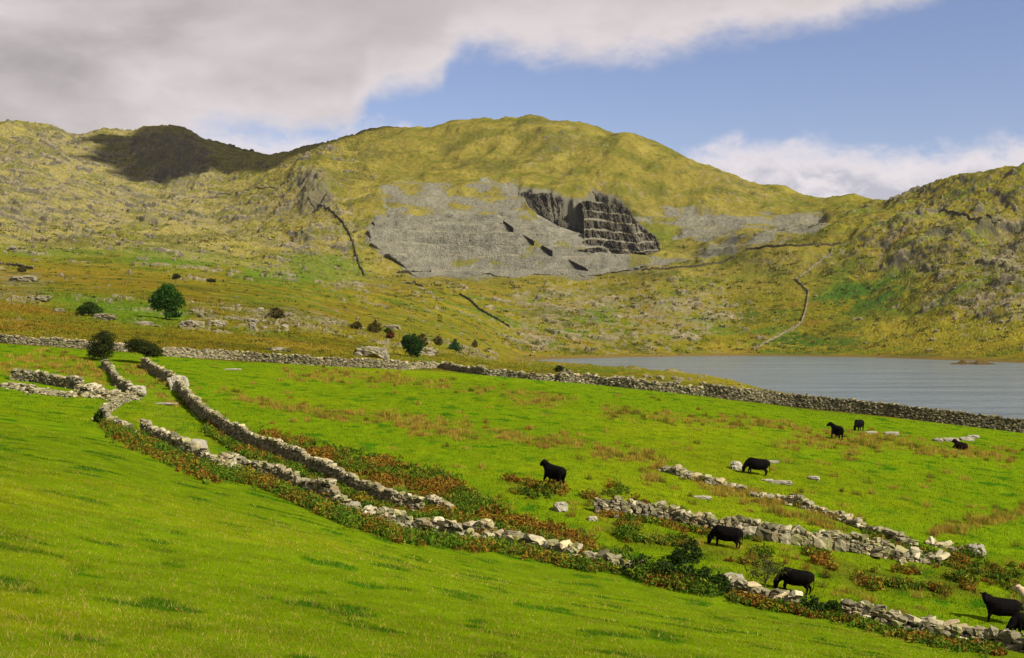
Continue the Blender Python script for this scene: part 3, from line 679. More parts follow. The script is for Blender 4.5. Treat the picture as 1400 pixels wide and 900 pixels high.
    if len(uv) < 40:
        org = np.array([x[len(x)//2], y[len(x)//2], 0.0]); org[2] = H(np.array([org[0]]), np.array([org[1]]))[0]
    me = make_mesh('dry_stone_wall', V-org, F, Cl, False, MAT_STONE)
    return obj('dry_stone_wall', me, loc=tuple(org), label=label, category='stone wall', **({'group': group} if group else {}))

BW = 'dry stone walls between pasture and moor'
wall([(-90, 462), (-20, 466), (0, 469), (60, 473), (117, 477), (150, 480), (187, 481)], 1.0, 0.5, 'long boundary wall behind the two dark bushes, running off past the bare left field', seed=1, group=BW, ruin=.12, L=0.3, ch=0.14)
wall([(222, 487), (260, 489), (300, 491), (350, 494), (433, 500), (500, 503), (560, 506)], 1.1, 0.5, 'straight cream stone boundary wall east of the lane top, below the rusty slope', seed=2, group=BW, ruin=0.16, L=0.3, ch=0.14)
wall([(556, 505), (600, 503), (625, 508), (660, 513), (700, 516), (745, 521), (762, 521)], 0.8, 0.6, 'low sagging wall below the dark green bush near the lake tip', seed=3, group=BW, ruin=.35)
wall([(765, 522), (810, 525), (860, 531), (920, 537), (962, 542)], 1.15, 0.9, 'broad tumbled wall piled with rubble beside the grassy lakeside knoll', seed=4, group=BW, ruin=.35, L=0.36, ch=0.18, kcol=0.95)
wall([(958, 541), (1000, 547), (1060, 553), (1100, 558), (1200, 568), (1300, 580), (1400, 592), (1480, 602), (1580, 614), (1700, 629)], 1.62, 0.6, 'tall even dry stone wall standing between the green field and the lake', seed=5, group=BW, ruin=.07, kcol=.72)
LW = 'stone walls of the sunken lane'
wall([(195, 499), (217, 516), (243, 530), (252, 546), (263, 560), (281, 576), (310, 594), (343, 611), (392, 629), (420, 642), (452, 659), (502, 683), (545, 699), (577, 706)], 1.0, 0.38, 'continuous winding wall on the east side of the lane with its shaded side toward the lane', seed=6, group=LW, ruin=0.18, kcol=1.15, L=0.27, ch=0.13)
wall([(141, 497), (152, 511), (158, 524), (172, 536), (186, 546)], 0.7, 0.42, 'short light wall climbing to the round dark bush at the lane top', seed=7, group=LW, ruin=0.4, L=0.27, ch=0.13)
wall([(188, 543), (172, 549), (152, 560), (139, 570), (146, 582), (167, 592), (186, 600)], 0.65, 0.42, 'hooked bend of wall below the junction at the lane entrance', seed=8, group=LW, ruin=0.35, L=0.28, ch=0.14)
wall([(196, 596), (215, 603), (240, 615), (262, 628), (274, 638), (300, 647), (330, 650), (358, 657), (395, 667), (440, 688), (486, 706)], 0.9, 0.5, 'bulky near wall of the lane topped with pale boulders and fringed by bracken', seed=9, group=LW, ruin=0.35, L=0.33, ch=0.17, kcol=1.1, big=[(0.30, 0.60, 0.62)])
wall([(488, 706), (520, 712), (545, 717), (568, 722), (598, 730)], 0.55, 0.6, 'low remnant of lane wall between fern clumps, just past the end of the bulky stretch', seed=10, group=LW, ruin=.5, L=0.4, ch=0.2, kcol=1.2)
wall([(598, 732), (620, 736), (650, 741), (680, 743), (706, 748)], 0.5, 1.0, 'scattered wall footing of pale stones under the end of the winding wall', seed=11, group=LW, ruin=.6, L=0.38, ch=0.2, kcol=1.25)
wall([(634, 722), (655, 727), (676, 732)], 0.4, 0.8, 'tiny heap of wall stones among rusty bracken', seed=12, group=LW, ruin=.6, L=0.36, ch=0.18, kcol=1.25)
wall([(588, 690), (603, 697), (617, 703)], 0.45, 0.7, 'small broken wall end poking out of the bracken', seed=13, group=LW, ruin=.6, L=0.34, ch=0.17, kcol=1.15)
wall([(704, 746), (722, 751), (740, 757), (765, 764), (790, 768)], 0.6, 0.9, 'pale blocky wall remnant in dark ferns near the middle of the lower hedge line', seed=14, group=LW, ruin=.4, L=0.42, ch=0.22, kcol=1.2)
wall([(788, 768), (815, 772), (840, 777), (868, 782)], 0.55, 0.9, 'pale wall remnant just west of the dark lower shrubs', seed=15, group=LW, ruin=.5, L=0.4, ch=0.2, kcol=1.15)
wall([(990, 806), (1012, 813), (1040, 820), (1065, 826), (1092, 834)], 0.6, 0.8, 'low pale wall below the cow that stands behind the leafless shrub', seed=16, group=LW, ruin=.3, L=0.36, ch=0.2, kcol=1.15)
wall([(1156, 842), (1180, 848), (1215, 856), (1255, 865), (1300, 872), (1345, 880), (1380, 888), (1440, 900), (1520, 916), (1600, 932)], 0.6, 0.8, 'tumbled pale wall running to the frame corner below the standing black cow', seed=17, group=LW, ruin=.35, L=0.38, ch=0.2, kcol=1.15)
MW = 'ruined walls crossing the cattle pasture'
wall([(17, 519), (50, 523), (90, 530), (112, 534)], 0.95, 0.6, 'short isolated block of stacked wall in the field west of the lane', seed=18, group=MW, ruin=.12)
wall([(8, 527), (40, 535), (80, 541), (128, 543), (160, 545)], 0.2, 1.3, 'flattened line of fallen stones in front of the short stacked wall', seed=19, group=MW, ruin=.8, L=0.34, ch=0.16, kcol=1.15)
wall([(112, 534), (140, 541), (165, 546), (192, 545)], 0.4, 1.2, 'heaped wall stones where the field walls meet the lane', seed=20, group=MW, ruin=.5, L=0.36, ch=0.18, kcol=1.15)
wall([(814, 700), (845, 702), (880, 709), (910, 713), (940, 720), (972, 726), (1010, 731), (1050, 738), (1100, 746), (1140, 751), (1190, 757), (1215, 760)], 0.85, 0.55, 'substantial wall of large grey boulders behind the cow grazing in mid pasture', seed=21, group=MW, ruin=.2, L=0.34, ch=0.2, kcol=1.05, big=[(0.50, 0.86, 0.72)])
wall([(1190, 757), (1220, 760), (1250, 764), (1285, 770)], 0.35, 1.8, 'wide spill of white rubble where two pasture walls meet', seed=22, group=MW, ruin=.7, L=0.36, ch=0.2, kcol=1.15)
wall([(905, 643), (925, 648), (950, 656), (985, 664), (1018, 672)], 0.3, 0.9, 'broken line of low stones uphill of the boulder wall, near its western end', seed=23, group=MW, ruin=0.9, L=0.36, ch=0.18, kcol=1.15, cope=0.5)
wall([(1028, 677), (1060, 683), (1088, 690), (1115, 699), (1145, 707), (1166, 718), (1204, 732), (1232, 742), (1250, 752)], 0.35, 0.7, 'curving ruined wall coming down past tan rushes to the white rubble', seed=24, group=MW, ruin=0.8, L=0.36, ch=0.18, kcol=1.15, cope=0.6)
wall([(1270, 742), (1300, 750), (1338, 762)], 0.15, 1.0, 'sparse run of fallen stones east of the white rubble', seed=25, group=MW, ruin=.9, L=0.34, ch=0.18, kcol=1.25, cope=0.5)
HW = 'thin distant walls on the hillsides'
def hwall(uv, label, h=1.4, k=0.5, w_=0.9, seed=0): wall(uv, h*.82, w_*.6, label, L=.8, ch=.4, ruin=.3, seed=seed, cope=.8, kcol=k, group=HW)
hwall([(420, 268), (432, 276), (445, 286), (458, 297), (470, 309), (477, 318), (481, 328), (487, 350), (493, 365), (498, 380)], 'dark wall snaking down the slope west of the slate tip', 2.0, .4, 1.3, 31)
hwall([(628, 402), (640, 406), (648, 418), (655, 426), (668, 433), (682, 438), (697, 450)], 'dark crooked wall on the moor above the lake tip', 1.6, .35, .9, 32)
hwall([(556, 388), (567, 389), (579, 393)], 'tiny dark wall fragment on the moor under the slate tip', 1.4, .35, 1, 33)
hwall([(1138, 338), (1136, 350), (1118, 362), (1098, 374), (1088, 382), (1094, 388), (1105, 398), (1104, 412), (1100, 430), (1096, 444), (1078, 454), (1060, 462), (1045, 470), (1030, 481)], 'pale zigzag wall climbing from the far lake shore', 1.7, .95, 1.0, 34)
hwall([(1020, 342), (1040, 339), (1060, 338), (1090, 337), (1120, 336), (1150, 334)], 'dark wall along the low crest above the zigzag wall', 1.8, .35, 1.1, 35)
hwall([(1284, 288), (1305, 291), (1325, 297), (1345, 302), (1368, 305)], 'dark wall under the crags high on the eastern hill', 1.8, .35, 1.1, 36)
hwall([(286, 270), (310, 265), (335, 261), (370, 257), (395, 252)], 'faint wall crossing the shaded saddle of the western mountain', 1.7, .35, 1.3, 37)
hwall([(878, 372), (905, 368), (940, 366), (975, 362), (1005, 352)], 'dark wall along the foot of the eastern slate heaps', 1.6, .35, 1.1, 38)
hwall([(-30, 362), (0, 363), (25, 364), (45, 369)], 'short dark wall on the rusty slope far up the western side', 1.4, .35, .8, 39)
hwall([(545, 374), (570, 374), (590, 374)], 'long low dark ruin at the foot of the slate tip', 2.4, .28, 3.0, 40)
del Xg, Yg, Zg, xf, yf, Zs, COLR, Q, VV, quads, idx, slope, gx, gy, kf, qf_, tf_
print('walls', round(time.time()-T0, 1))

# ---------------------------------------------------------------- single boulders
OV, OF = grid_cube(12)
def boulder_mesh(name, seed, sc, flatness=0.7):
    if name == 'rock_outcrop':
        r = np.random.default_rng(seed); V = OV/np.linalg.norm(OV, axis=1, keepdims=True)*.6+OV*.4; q = r.uniform(0, 50, 2)
        d = .30*ridged(V[:, 0]*1.1+q[0]+V[:, 2]*.4, V[:, 1]*1.1+V[:, 2]*.9+q[1], 3, seed)+.22*fbm(V[:, 0]*3+q[1], V[:, 2]*3+V[:, 1]*2, 3, seed+3)
        V = V*(.8+d)[:, None]*np.array(sc); g_ = fbm(V[:, 0]*.9+q[0], V[:, 1]*.9+V[:, 2]*.5, 3, seed+9)
        c_ = np.array((0.30, 0.265, 0.19))+(np.array((0.17, 0.155, 0.03))-np.array((0.30, 0.265, 0.19)))*sstep(g_, .0, .3)[:, None]
        return make_mesh(name, V, OF, c_, False, MAT_ROCK)
    P = PR6[seed % len(PR6)]; V = P*np.array(sc)
    r = np.random.default_rng(seed); V = V+0.07*min(sc)*r.normal(size=V.shape)
    c_ = np.tile(np.array([(0.38, 0.345, 0.26)]), (len(V), 1))*r.uniform(0.85, 1.1)
    return make_mesh(name, V, FR6, c_, False, MAT_ROCK)
def boulder(u, v, sc, label, rz=0.0, seed=1, group=None, cat='boulder', sink=0.3):
    p = spot(u, v); me = boulder_mesh('rock_outcrop' if cat == 'rock outcrop' else 'boulder', seed, sc)
    o = obj('boulder', me, loc=(p.x, p.y+sc[1]*0.5, H(np.array([p.x]), np.array([p.y+sc[1]*0.5]))[0]+sc[2]*(1-sink)*0.6), label=label, category=cat)
    o.rotation_euler = (0, 0, rz)
    if group: o['group'] = group
    return o
LB = 'loose boulders lying in the pasture'
boulder(1007, 642, (.42, .35, .38), 'rounded white boulder right in front of the grazing cow by the flat slabs', .3, 1, LB)
boulder(1056, 633, (.5, .25, .12), 'thin white slab just behind the rump of the cow at the white boulder', 0, 2, LB)
boulder(1068, 662, (.75, .3, .16), 'long low slab in the grass in front of the cow at the white boulder', -.15, 3, LB)
boulder(1050, 658, (.4, .22, .08), 'small flat stone touching the long low slab', .1, 4, LB)
boulder(1113, 656, (.42, .25, .17), 'lone small slab on open grass east of the cow at the white boulder', -.4, 5, LB)
boulder(766, 699, (.38, .3, .33), 'cream boulder below the standing cow, beside rusty fern tufts', .5, 6, LB)
boulder(810, 712, (.26, .2, .14), 'little pale stone alone at the west end of the boulder wall', .2, 7, LB)
boulder(961, 682, (.55, .2, .12), 'narrow flat stone lying in tan rushes uphill of the boulder wall', -.1, 8, LB)
boulder(1191, 593, (.62, .3, .16), 'white slab just east of the two far cows', 0, 9, LB)
boulder(1219, 595, (.78, .35, .22), 'grey stepped slab beyond the far cows, greyer than its neighbour', .1, 10, LB)
boulder(318, 506, (.9, .35, .12), 'flat pale slab alone in the green field below the straight boundary wall', .05, 11, LB)
boulder(1300, 604, (1.0, .5, .25), 'long white stone in the pile behind the resting cow', 0, 12, LB)
boulder(1283, 604, (.45, .4, .22), 'smallest pale stone at the tip of the pile behind the resting cow', .6, 13, LB)
boulder(1322, 603, (.75, .4, .26), 'blocky pale stone in the pile, directly over the resting cow', .2, 14, LB)
boulder(1331, 599, (.6, .35, .2), 'farthest flat stone of the pile, uphill of the resting cow', -.2, 15, LB)
boulder(1335, 760, (.5, .42, .42), 'upright pale boulder beyond the sparse fallen stones near the ferns', .3, 16, LB)
boulder(262, 622, (.85, .6, .65), 'big pointed block forming the corner of the bulky lane wall', .3, 17, LB)
boulder(362, 654, (.9, .6, .48), 'largest smooth white block crowning the bulky lane wall', -.25, 18, LB)
boulder(477, 700, (.55, .45, .36), 'smooth egg-shaped white stone ending the bulky lane wall', -.3, 19, LB)
boulder(437, 672, (.45, .35, .40), 'knobbly stone raised above the low part of the lane wall', .3, 20, LB)
boulder(1001, 806, (.62, .45, .45), 'white block at the west tip of the low wall beside dark shrubs', .2, 21, LB)
boulder(243, 534, (.8, .55, .9), 'thick pale block standing at the kink of the winding wall', .2, 22, LB)
boulder(186, 541, (.7, .5, .55), 'table-like flat stone at the wall junction in the lane', .0, 23, LB)
boulder(225, 553, (.9, .7, .08), 'flat pale flagstone trodden into the lane', .0, 24, LB)
boulder(873, 531, (1.1, .6, .7), 'bulging pale boulder at the foot of the broad rubble wall', .1, 25, LB)
# outcrops on the near moor
NO = 'pale rock outcrops on the slope behind the boundary wall'
for i, (u, v, sc, lab) in enumerate([
    (142, 437, (3.0, 1.6, 1.6), 'slanting pale outcrop beside the spreading bush'), (195, 445, (2.2, 1.4, 1.0), 'low grey outcrop under the big tree, west of its shadow'), (212, 447, (1.0, .8, .7), 'small white rock just below the shadow of the big tree'),
    (261, 448, (3.2, 2.0, 2.0), 'broad domed grey outcrop east of the big tree'), (295, 445, (2.6, 1.8, 1.5), 'grey outcrop next to the broad domed one'), (52, 410, (4.0, 1.6, 1.4), 'long whitish outcrop on the rusty western slope'), (30, 385, (7.0, 4.0, 3.0), 'large brown rounded outcrop at the western edge'),
    (84, 378, (1.0, .8, 2.2), 'upright standing rock on the rusty slope'), (80, 427, (1.6, 1.0, .8), 'small pale rock west of the spreading bush'), (344, 448, (1.0, .7, 1.4), 'small upright stone on the yellow slope'), (342, 440, (2.2, 1.5, 1.3), 'grey outcrop above the small upright stone'),
    (575, 485, (4.2, 2.0, 2.0), 'pale outcrop at the foot of the dark green bush'), (507, 488, (3.8, 2.0, 2.4), 'rough grey knoll rock just above the boundary wall'), (535, 450, (4.0, 2.0, 2.2), 'smooth grey rock beside the red shrub'), (382, 480, (2.2, 1.0, .8), 'small pale rock just over the boundary wall'),
    (448, 444, (3.0, 1.5, 1.3), 'flat-topped grey rock on the yellow hump')]):
    o = boulder(u, v, (sc[0]*.8, sc[1]*.9, sc[2]*.62), lab, (i*1.7) % 1.0-.5, 30+i, NO, 'rock outcrop', 0.75); o.name = 'rock_outcrop'

# scattered boulders further off, in regions
ms = [boulder_mesh('rock_outcrop', 50+i, (1.0, .8, .62)) for i in range(6)]
MARKS = [(227, 420, 'the large rounded tree'), (121, 424, 'the spreading bush'), (378, 430, 'the lone brown bush'), (512, 448, 'the olive-brown bush'), (563, 478, 'the dense dark bush'), (622, 472, 'the pointed blue-green bush'), (665, 430, 'the dark crooked wall'), (288, 383, 'the small low bush'),
         (30, 385, 'the big brown outcrop'), (470, 320, 'the wall snaking down the slope'), (425, 255, 'the dark crag'), (545, 372, 'the ruin below the slate tip'), (1100, 410, 'the zigzag wall'), (1030, 478, 'the foot of the zigzag wall'), (1320, 410, 'the dark eastern crags'), (1090, 338, 'the crest wall'),
         (1340, 496, 'the islet'), (765, 507, 'the lone lakeside bush'), (740, 492, 'the lake tip'), (870, 527, 'the broad rubble wall'), (960, 530, 'the west end of the tall lake wall'), (900, 400, 'the foot of the eastern slate heaps'), (800, 440, 'the middle of the stony moor'), (1200, 440, 'the green fern patch'), (100, 330, 'the green band under the western mountain'), (330, 350, 'the lush hollow')]
def where_text(u, v):
    d = [((u-a)/2)**2+(v-b)**2 for a, b, _ in MARKS]; i = int(np.argmin(d)); a, b, t_ = MARKS[i]
    dx, dy = (u-a)/2, v-b
    if abs(dx) > 2*abs(dy): r_ = 'east of' if dx > 0 else 'west of'
    elif abs(dy) > 2*abs(dx): r_ = 'downhill of' if dy > 0 else 'uphill of'
    else: r_ = ('downhill' if dy > 0 else 'uphill')+(' and east of' if dx > 0 else ' and west of')
    return r_+' '+t_+('' if min(d) < 250 or len((r_+t_).split()) > 9 else ', farther off')
def scatter_boulders(poly, n, smin, smax, label, group, seed, name='boulder'):
    r = np.random.default_rng(seed); m_ = pip(poly); pu = _gu[m_ > 0]; pv = _gv[m_ > 0]
    j = r.integers(0, len(pu), n); u = pu[j]+r.uniform(-2, 2, n); v = pv[j]+r.uniform(-2, 2, n)
    x, y, z = spots(u, v)
    for i in range(n):
        s_ = (smin+(smax-smin)*r.random()**2.5)*.62
        fr = (s_/.62-smin)/(smax-smin); sz = 'big' if fr > .45 else ('mid-sized' if fr > .12 else 'small')
        lab = sz+' '+label.split(' ')[0]+' rock '+where_text(u[i], v[i])
        o = obj(name, ms[i % 6], loc=(x[i], y[i], z[i]+.12*s_), label=lab, category='boulder', group=group)
        o.scale = (s_*r.uniform(.8, 1.5), s_, s_*r.uniform(.7, 1.3)); o.rotation_euler = (r.normal(0, .2), r.normal(0, .2), r.uniform(0, 6.28))
scatter_boulders([(700, 400), (1000, 405), (990, 455), (840, 480), (720, 482), (690, 440)], 70, .8, 2.6, 'grey boulder on the stony moor north of the lake', 'boulders on the stony moor north of the lake', 101)
scatter_boulders([(230, 400), (500, 405), (690, 420), (680, 470), (560, 465), (420, 455), (240, 440)], 70, .5, 1.8, 'pale boulder in the rough slope above the boundary wall', 'boulders on the slope above the boundary wall', 102)
scatter_boulders([(0, 375), (220, 385), (200, 400), (100, 400), (0, 420)], 22, .4, 1.3, 'brown rock on the rusty western slope', 'rocks on the rusty western slope', 103)
scatter_boulders([(1110, 370), (1400, 340), (1400, 470), (1120, 470)], 60, .8, 2.6, 'grey boulder on the craggy eastern hillside', 'boulders on the eastern hillside', 104)
scatter_boulders([(0, 300), (330, 310), (520, 360), (500, 378), (300, 370), (0, 345)], 60, 1.0, 3.2, 'weathered boulder at the foot of the western mountain', 'boulders at the foot of the western mountain', 105)
scatter_boulders([(740, 488), (1000, 482), (1000, 486), (760, 493)], 26, .5, 1.4, 'brown rock on the far lake shore', 'rocks on the far lake shore', 106)
scatter_boulders([(800, 512), (900, 513), (1000, 524), (1030, 532), (960, 528), (850, 520)], 24, .5, 1.3, 'pale rock on the lakeside knoll', 'rocks on the lakeside knoll', 107)
print('boulders', round(time.time()-T0, 1))

# ---------------------------------------------------------------- leaves
def quads_cloud(cen, size, up=0.0, aspect=1.6):
    "small four-sided leaves, randomly turned, at the given centres"
    n = len(cen); a = rng.normal(size=(n, 3)); a[:, 2] += up; a /= np.linalg.norm(a, axis=1, keepdims=True)
    b = rng.normal(size=(n, 3)); b -= (b*a).sum(1)[:, None]*a; b /= np.linalg.norm(b, axis=1, keepdims=True)
    s = np.asarray(size).reshape(-1, 1); A = a*s*aspect*.5; B = b*s*.5
    V = np.stack([cen-A, cen-B*.8+A*.1, cen+A, cen+B*.8+A*.1], 1).reshape(-1, 3)
    return V, np.arange(n*4).reshape(n, 4)
def leaf_cols(n, pal, wts=None, jit=0.25):
    pal = np.array(pal, float); i = rng.choice(len(pal), n, p=wts)
    return np.repeat(pal[i]*rng.uniform(1-jit, 1+jit, (n, 1)), 4, 0)
MAT_LEAF = col_material('foliage', 0.85, 0, 1, 0.2, 1.5, transl=0.2, spec=0.03)
MAT_BARK = col_material('bark', 0.95, 0.02, 12, 0.3, 6)
def tube(pts, rad, nseg=7):
    pts = [Vector(p) for p in pts]; V = []; F = []
    for i, (p, r) in enumerate(zip(pts, rad)):
        t_ = (pts[min(i+1, len(pts)-1)]-pts[max(i-1, 0)]).normalized(); a = t_.orthogonal().normalized(); b = t_.cross(a)
        for j in range(nseg):
            an = 2*math.pi*j/nseg; V.append(p+(a*math.cos(an)+b*math.sin(an))*r)
    for i in range(len(pts)-1):
        for j in range(nseg): k = (j+1) % nseg; F.append((i*nseg+j, i*nseg+k, (i+1)*nseg+k, (i+1)*nseg+j))
    return np.array([tuple(v) for v in V]), np.array(F)
def join(parts):
    Vs, Fs, o_ = [], [], 0
    for V, F in parts: Vs.append(V); Fs.append(F+o_); o_ += len(V)
    return np.concatenate(Vs), np.concatenate(Fs)
def tree(name, u, v, height, width, label, cat, pal, lobes, nleaf, lsize, trunk_h, tr=0.16, group=None, lean=0.0, seed=0, bare=0.0, dep=None):
    """lobes: (x, z, rx, rz) in units of half-width / height"""
    r = np.random.default_rng(seed); p = spot(u, v)
    root = empty(name, (p.x, p.y, p.z-0.1), 0, label=label, category=cat)
    if group: root['group'] = group
    parts = []; ctr = []
    L = []
    for (lx, lz, rx, rz) in lobes:
        for dy in ((0,) if dep is None else dep): L.append((lx*width/2, dy*width/2+r.normal(0, .05)*width, lz*height, rx*width/2, rz*height))
    top = Vector((lean*width*.3, 0, trunk_h*height))
    parts.append(tube([(0, 0, -.2), (lean*width*.1, 0.02, trunk_h*height*.5), top], [tr*1.25, tr, tr*.8]))
    for (cx, cy, cz, rx, rz) in L:
        mid = Vector(((top.x+cx)/2+r.normal(0, .05)*width, cy*.5, (top.z+cz)/2+r.normal(0, .03)*height))
        parts.append(tube([top, mid, (cx, cy, cz)], [tr*.7, tr*.4, tr*.15], 5))
        for q in range(5+int(bare*8)):
            d = r.normal(size=3); d /= np.linalg.norm(d)
            e = (cx+d[0]*rx*.9, cy+d[1]*rx*.8, cz+abs(d[2])*rz*.9-.1*rz)
            parts.append(tube([(cx*.7+mid.x*.3, cy*.7+mid.y*.3, cz*.7+mid.z*.3), ((cx+e[0])/2, (cy+e[1])/2, (cz+e[2])/2+.03*rz), e], [tr*.22, tr*.14, tr*.05], 4))
    V, F = join(parts); obj('trunk', make_mesh('trunk', V, F, np.tile((0.10, 0.08, 0.055), (len(V), 1)), True, MAT_BARK), root)
    # leaf clumps over the lobes
    tot = sum(l[3]*l[4] for l in L); cen = []
    for (cx, cy, cz, rx, rz) in L:
        n = int(nleaf*rx*rz/tot); ncl = max(8, n//26)
        d = r.normal(size=(ncl, 3)); d /= np.linalg.norm(d, axis=1, keepdims=True)
        rad = r.uniform(.35, 1.0, (ncl, 1))**.5*r.uniform(.85, 1.12, (ncl, 1))
        cc = d*rad*np.array([rx, rx*.85, rz])+np.array([cx, cy, cz])
        k = r.integers(0, ncl, n); cs = r.uniform(.10, .24, (ncl, 1))
        cen.append(cc[k]+r.normal(size=(n, 3))*cs[k]*np.array([rx, rx, rz*.8]))
    cen = np.concatenate(cen); cen[:, 2] = np.maximum(cen[:, 2], .08)
    V, F = quads_cloud(cen, r.uniform(.7, 1.3, len(cen))*lsize, up=0.3)
    obj('crown', make_mesh('crown', V, F, leaf_cols(len(cen), pal), False, MAT_LEAF), root)
    return root
DG = [(0.020, 0.075, 0.008), (0.035, 0.105, 0.010), (0.028, 0.09, 0.010), (0.055, 0.125, 0.012)]
OL = [(0.030, 0.042, 0.008), (0.045, 0.058, 0.010), (0.060, 0.070, 0.014), (0.024, 0.034, 0.008)]
MG = [(0.055, 0.10, 0.014), (0.08, 0.13, 0.018), (0.045, 0.085, 0.012), (0.035, 0.06, 0.012)]
BR = [(0.10, 0.075, 0.020), (0.075, 0.07, 0.016), (0.055, 0.05, 0.012), (0.13, 0.085, 0.02)]
RD = [(0.20, 0.05, 0.018), (0.14, 0.04, 0.015), (0.10, 0.06, 0.02)]
TG = 'trees and bushes on the rough slope'
tree('broadleaf_tree', 227, 436, 7.4, 7.6, 'large rounded dark green tree casting a shadow on the lush patch', 'tree', DG,
     [(-.05, .62, .62, .30), (.45, .52, .5, .25), (-.5, .50, .45, .22), (.1, .82, .42, .18), (.30, .16, .42, .12), (.62, .13, .25, .08)], 9000, .26, .30, .2, TG, 0, 1, dep=(-.35, .35))
tree('hawthorn_bush', 121, 432, 3.4, 5.6, 'wide spreading mid green bush beside the slanting outcrop', 'bush', MG, [(0, .55, .55, .35), (-.5, .40, .42, .26), (.5, .40, .45, .28), (.1, .75, .35, .2)], 4500, .22, .2, .12, TG, 0, 2, dep=(-.3, .3))
tree('hawthorn_bush', 138, 493, 3.5, 3.8, 'egg-shaped dark olive bush at the end of the short light wall', 'bush', OL, [(.15, .62, .70, .38), (-.45, .35, .5, .28), (.2, .35, .6, .3), (.25, .85, .45, .18)], 7000, .12, .2, .10, 'bushes at the head of the lane', 0, 3, dep=(-.3, .3))
tree('windblown_hawthorn', 192, 497, 2.8, 3.9, 'windswept flat-topped hawthorn leaning over the start of the winding wall', 'tree', OL, [(-.40, .80, .50, .26), (.10, .74, .55, .28), (.60, .62, .50, .26), (.95, .50, .35, .2)], 9000, .12, .42, .08, 'bushes at the head of the lane', .8, 4, dep=(-.2, .2))
tree('windblown_hawthorn', 240, 386, 4.2, 4.8, 'tiny distant hawthorn just above the large rounded tree', 'tree', OL, [(.1, .70, .6, .25), (-.3, .5, .4, .2), (.5, .62, .4, .18)], 1600, .32, .4, .14, TG, .3, 5)
tree('hawthorn_bush', 288, 386, 2.6, 5.0, 'small low dark bush far up the slope, in line with the tiny hawthorn', 'bush', OL, [(0, .45, .8, .42), (.4, .35, .5, .3)], 1200, .35, .1, .1, TG, 0, 6)
tree('holly_bush', 563, 488, 4.6, 4.8, 'dense dark green bush leaning west above the low sagging wall', 'bush', [(0.012, 0.042, 0.007), (0.02, 0.06, 0.009), (0.03, 0.08, 0.012)], [(-.15, .68, .6, .30), (.25, .45, .65, .32), (-.35, .6, .45, .25), (.3, .25, .5, .2)], 5500, .20, .2, .14, TG, -.4, 7, dep=(-.3, .3))
tree('conifer_bush', 622, 478, 4.6, 5.6, 'pointed blue-green bush east of the dense dark bush', 'bush', [(0.03, 0.075, 0.022), (0.045, 0.10, 0.03)], [(0, .30, .85, .28), (-.05, .55, .5, .25), (0, .8, .22, .2)], 2500, .30, .2, .14, TG, 0, 8)
for i, (u, v, hh, ww, pal, lab) in enumerate([(512, 455, 4.2, 5.0, BR, 'rounded olive-brown bush beside the smooth grey rock'), (487, 450, 2.6, 4.4, BR, 'low brown bush in the hollow west of the rounded one'), (534, 462, 2.6, 2.8, RD, 'small red rowan shrub below the smooth grey rock'),
        (378, 434, 3.6, 5.2, BR, 'brown bush alone on the grassy slope above the yellow hump'), (598, 472, 3.6, 4.4, BR, 'brownish bush between the dense dark bush and the pointed one'), (649, 475, 4.0, 3.6, BR, 'thin brown bush east of the pointed blue-green bush'), (577, 476, 4.2, 3.6, BR, 'rusty bush half hidden behind the dense dark bush'),
        (765, 509, 2.6, 3.6, OL, 'dark bush by itself behind the wall at the lake tip'), (530, 455, 2.0, 2.2, DG, 'little green bush right behind the red rowan'), (30, 372, 3.0, 5, BR, 'faint olive bush by the short far western wall')]):
    tree('moor_bush', u, v, hh*(.62 if u == 765 else 1), ww*(.62 if u == 765 else 1), lab, 'bush', pal, [(0, .5, .75, .42), (-.4, .4, .45, .3), (.4, .38, .45, .3), (.05, .78, .4, .2)], 1500, .26, .15, .1, TG, 0, 20+i)
SG = 'shrubs growing along the lower wall'
tree('hawthorn_shrub', 1046, 806, 1.75, 2.3, 'airy twiggy shrub with rusty tips in front of the grazing cow', 'shrub', [(0.05, 0.085, 0.015), (0.035, 0.065, 0.012), (0.14, 0.06, 0.02)], [(0, .62, .6, .34), (-.45, .5, .4, .26), (.5, .58, .45, .28), (.1, .85, .4, .14)], 1500, .055, .25, .035, SG, 0, 31, 1.0, dep=(-.3, .3))
def shrub(u, v, hh, ww, lab, pal, seed, n=1500, ls=.085): return tree('thorn_shrub', u, v, hh, ww, lab, 'shrub', pal, [(0, .5, .7, .4), (-.5, .35, .45, .3), (.5, .38, .45, .3), (.15, .78, .35, .22)], n, ls, .15, .03, SG, 0, seed, .4, dep=(-.3, .3))
DK = [(0.022, 0.052, 0.008), (0.035, 0.075, 0.010), (0.055, 0.10, 0.014), (0.018, 0.035, 0.007)]
for i, (u, v, hh, ww, lab) in enumerate([(925, 772, 1.0, 1.2, 'small upright dark shrub in open grass north of the hedge line'), (944, 768, 1.35, 1.4, 'taller ragged shrub next to the small upright one'), (878, 789, 1.2, 1.9, 'dark green shrub at the west end of the dark thicket'), (905, 797, 1.3, 1.9, 'dark shrub between the thicket end and its thickest part'),
        (935, 803, 1.4, 1.9, 'thickest dark shrub in the middle of the thicket'), (962, 806, 1.2, 1.5, 'broken dark shrub with green shoots near the thicket end'), (982, 811, 1.1, 1.2, 'rounded almost black shrub touching the white block'), (1110, 838, .9, 1.7, 'low dark shrub filling the gap east of the low pale wall'), (1135, 842, .85, 1.5, 'low leafy shrub beside the start of the tumbled wall'),
        (138, 578, 1.2, 1.0, 'dark ivy-like shrub hugging the hooked bend of the wall')]):
    shrub(u, v, hh, ww, lab, DK, 40+i)
print('trees', round(time.time()-T0, 1))

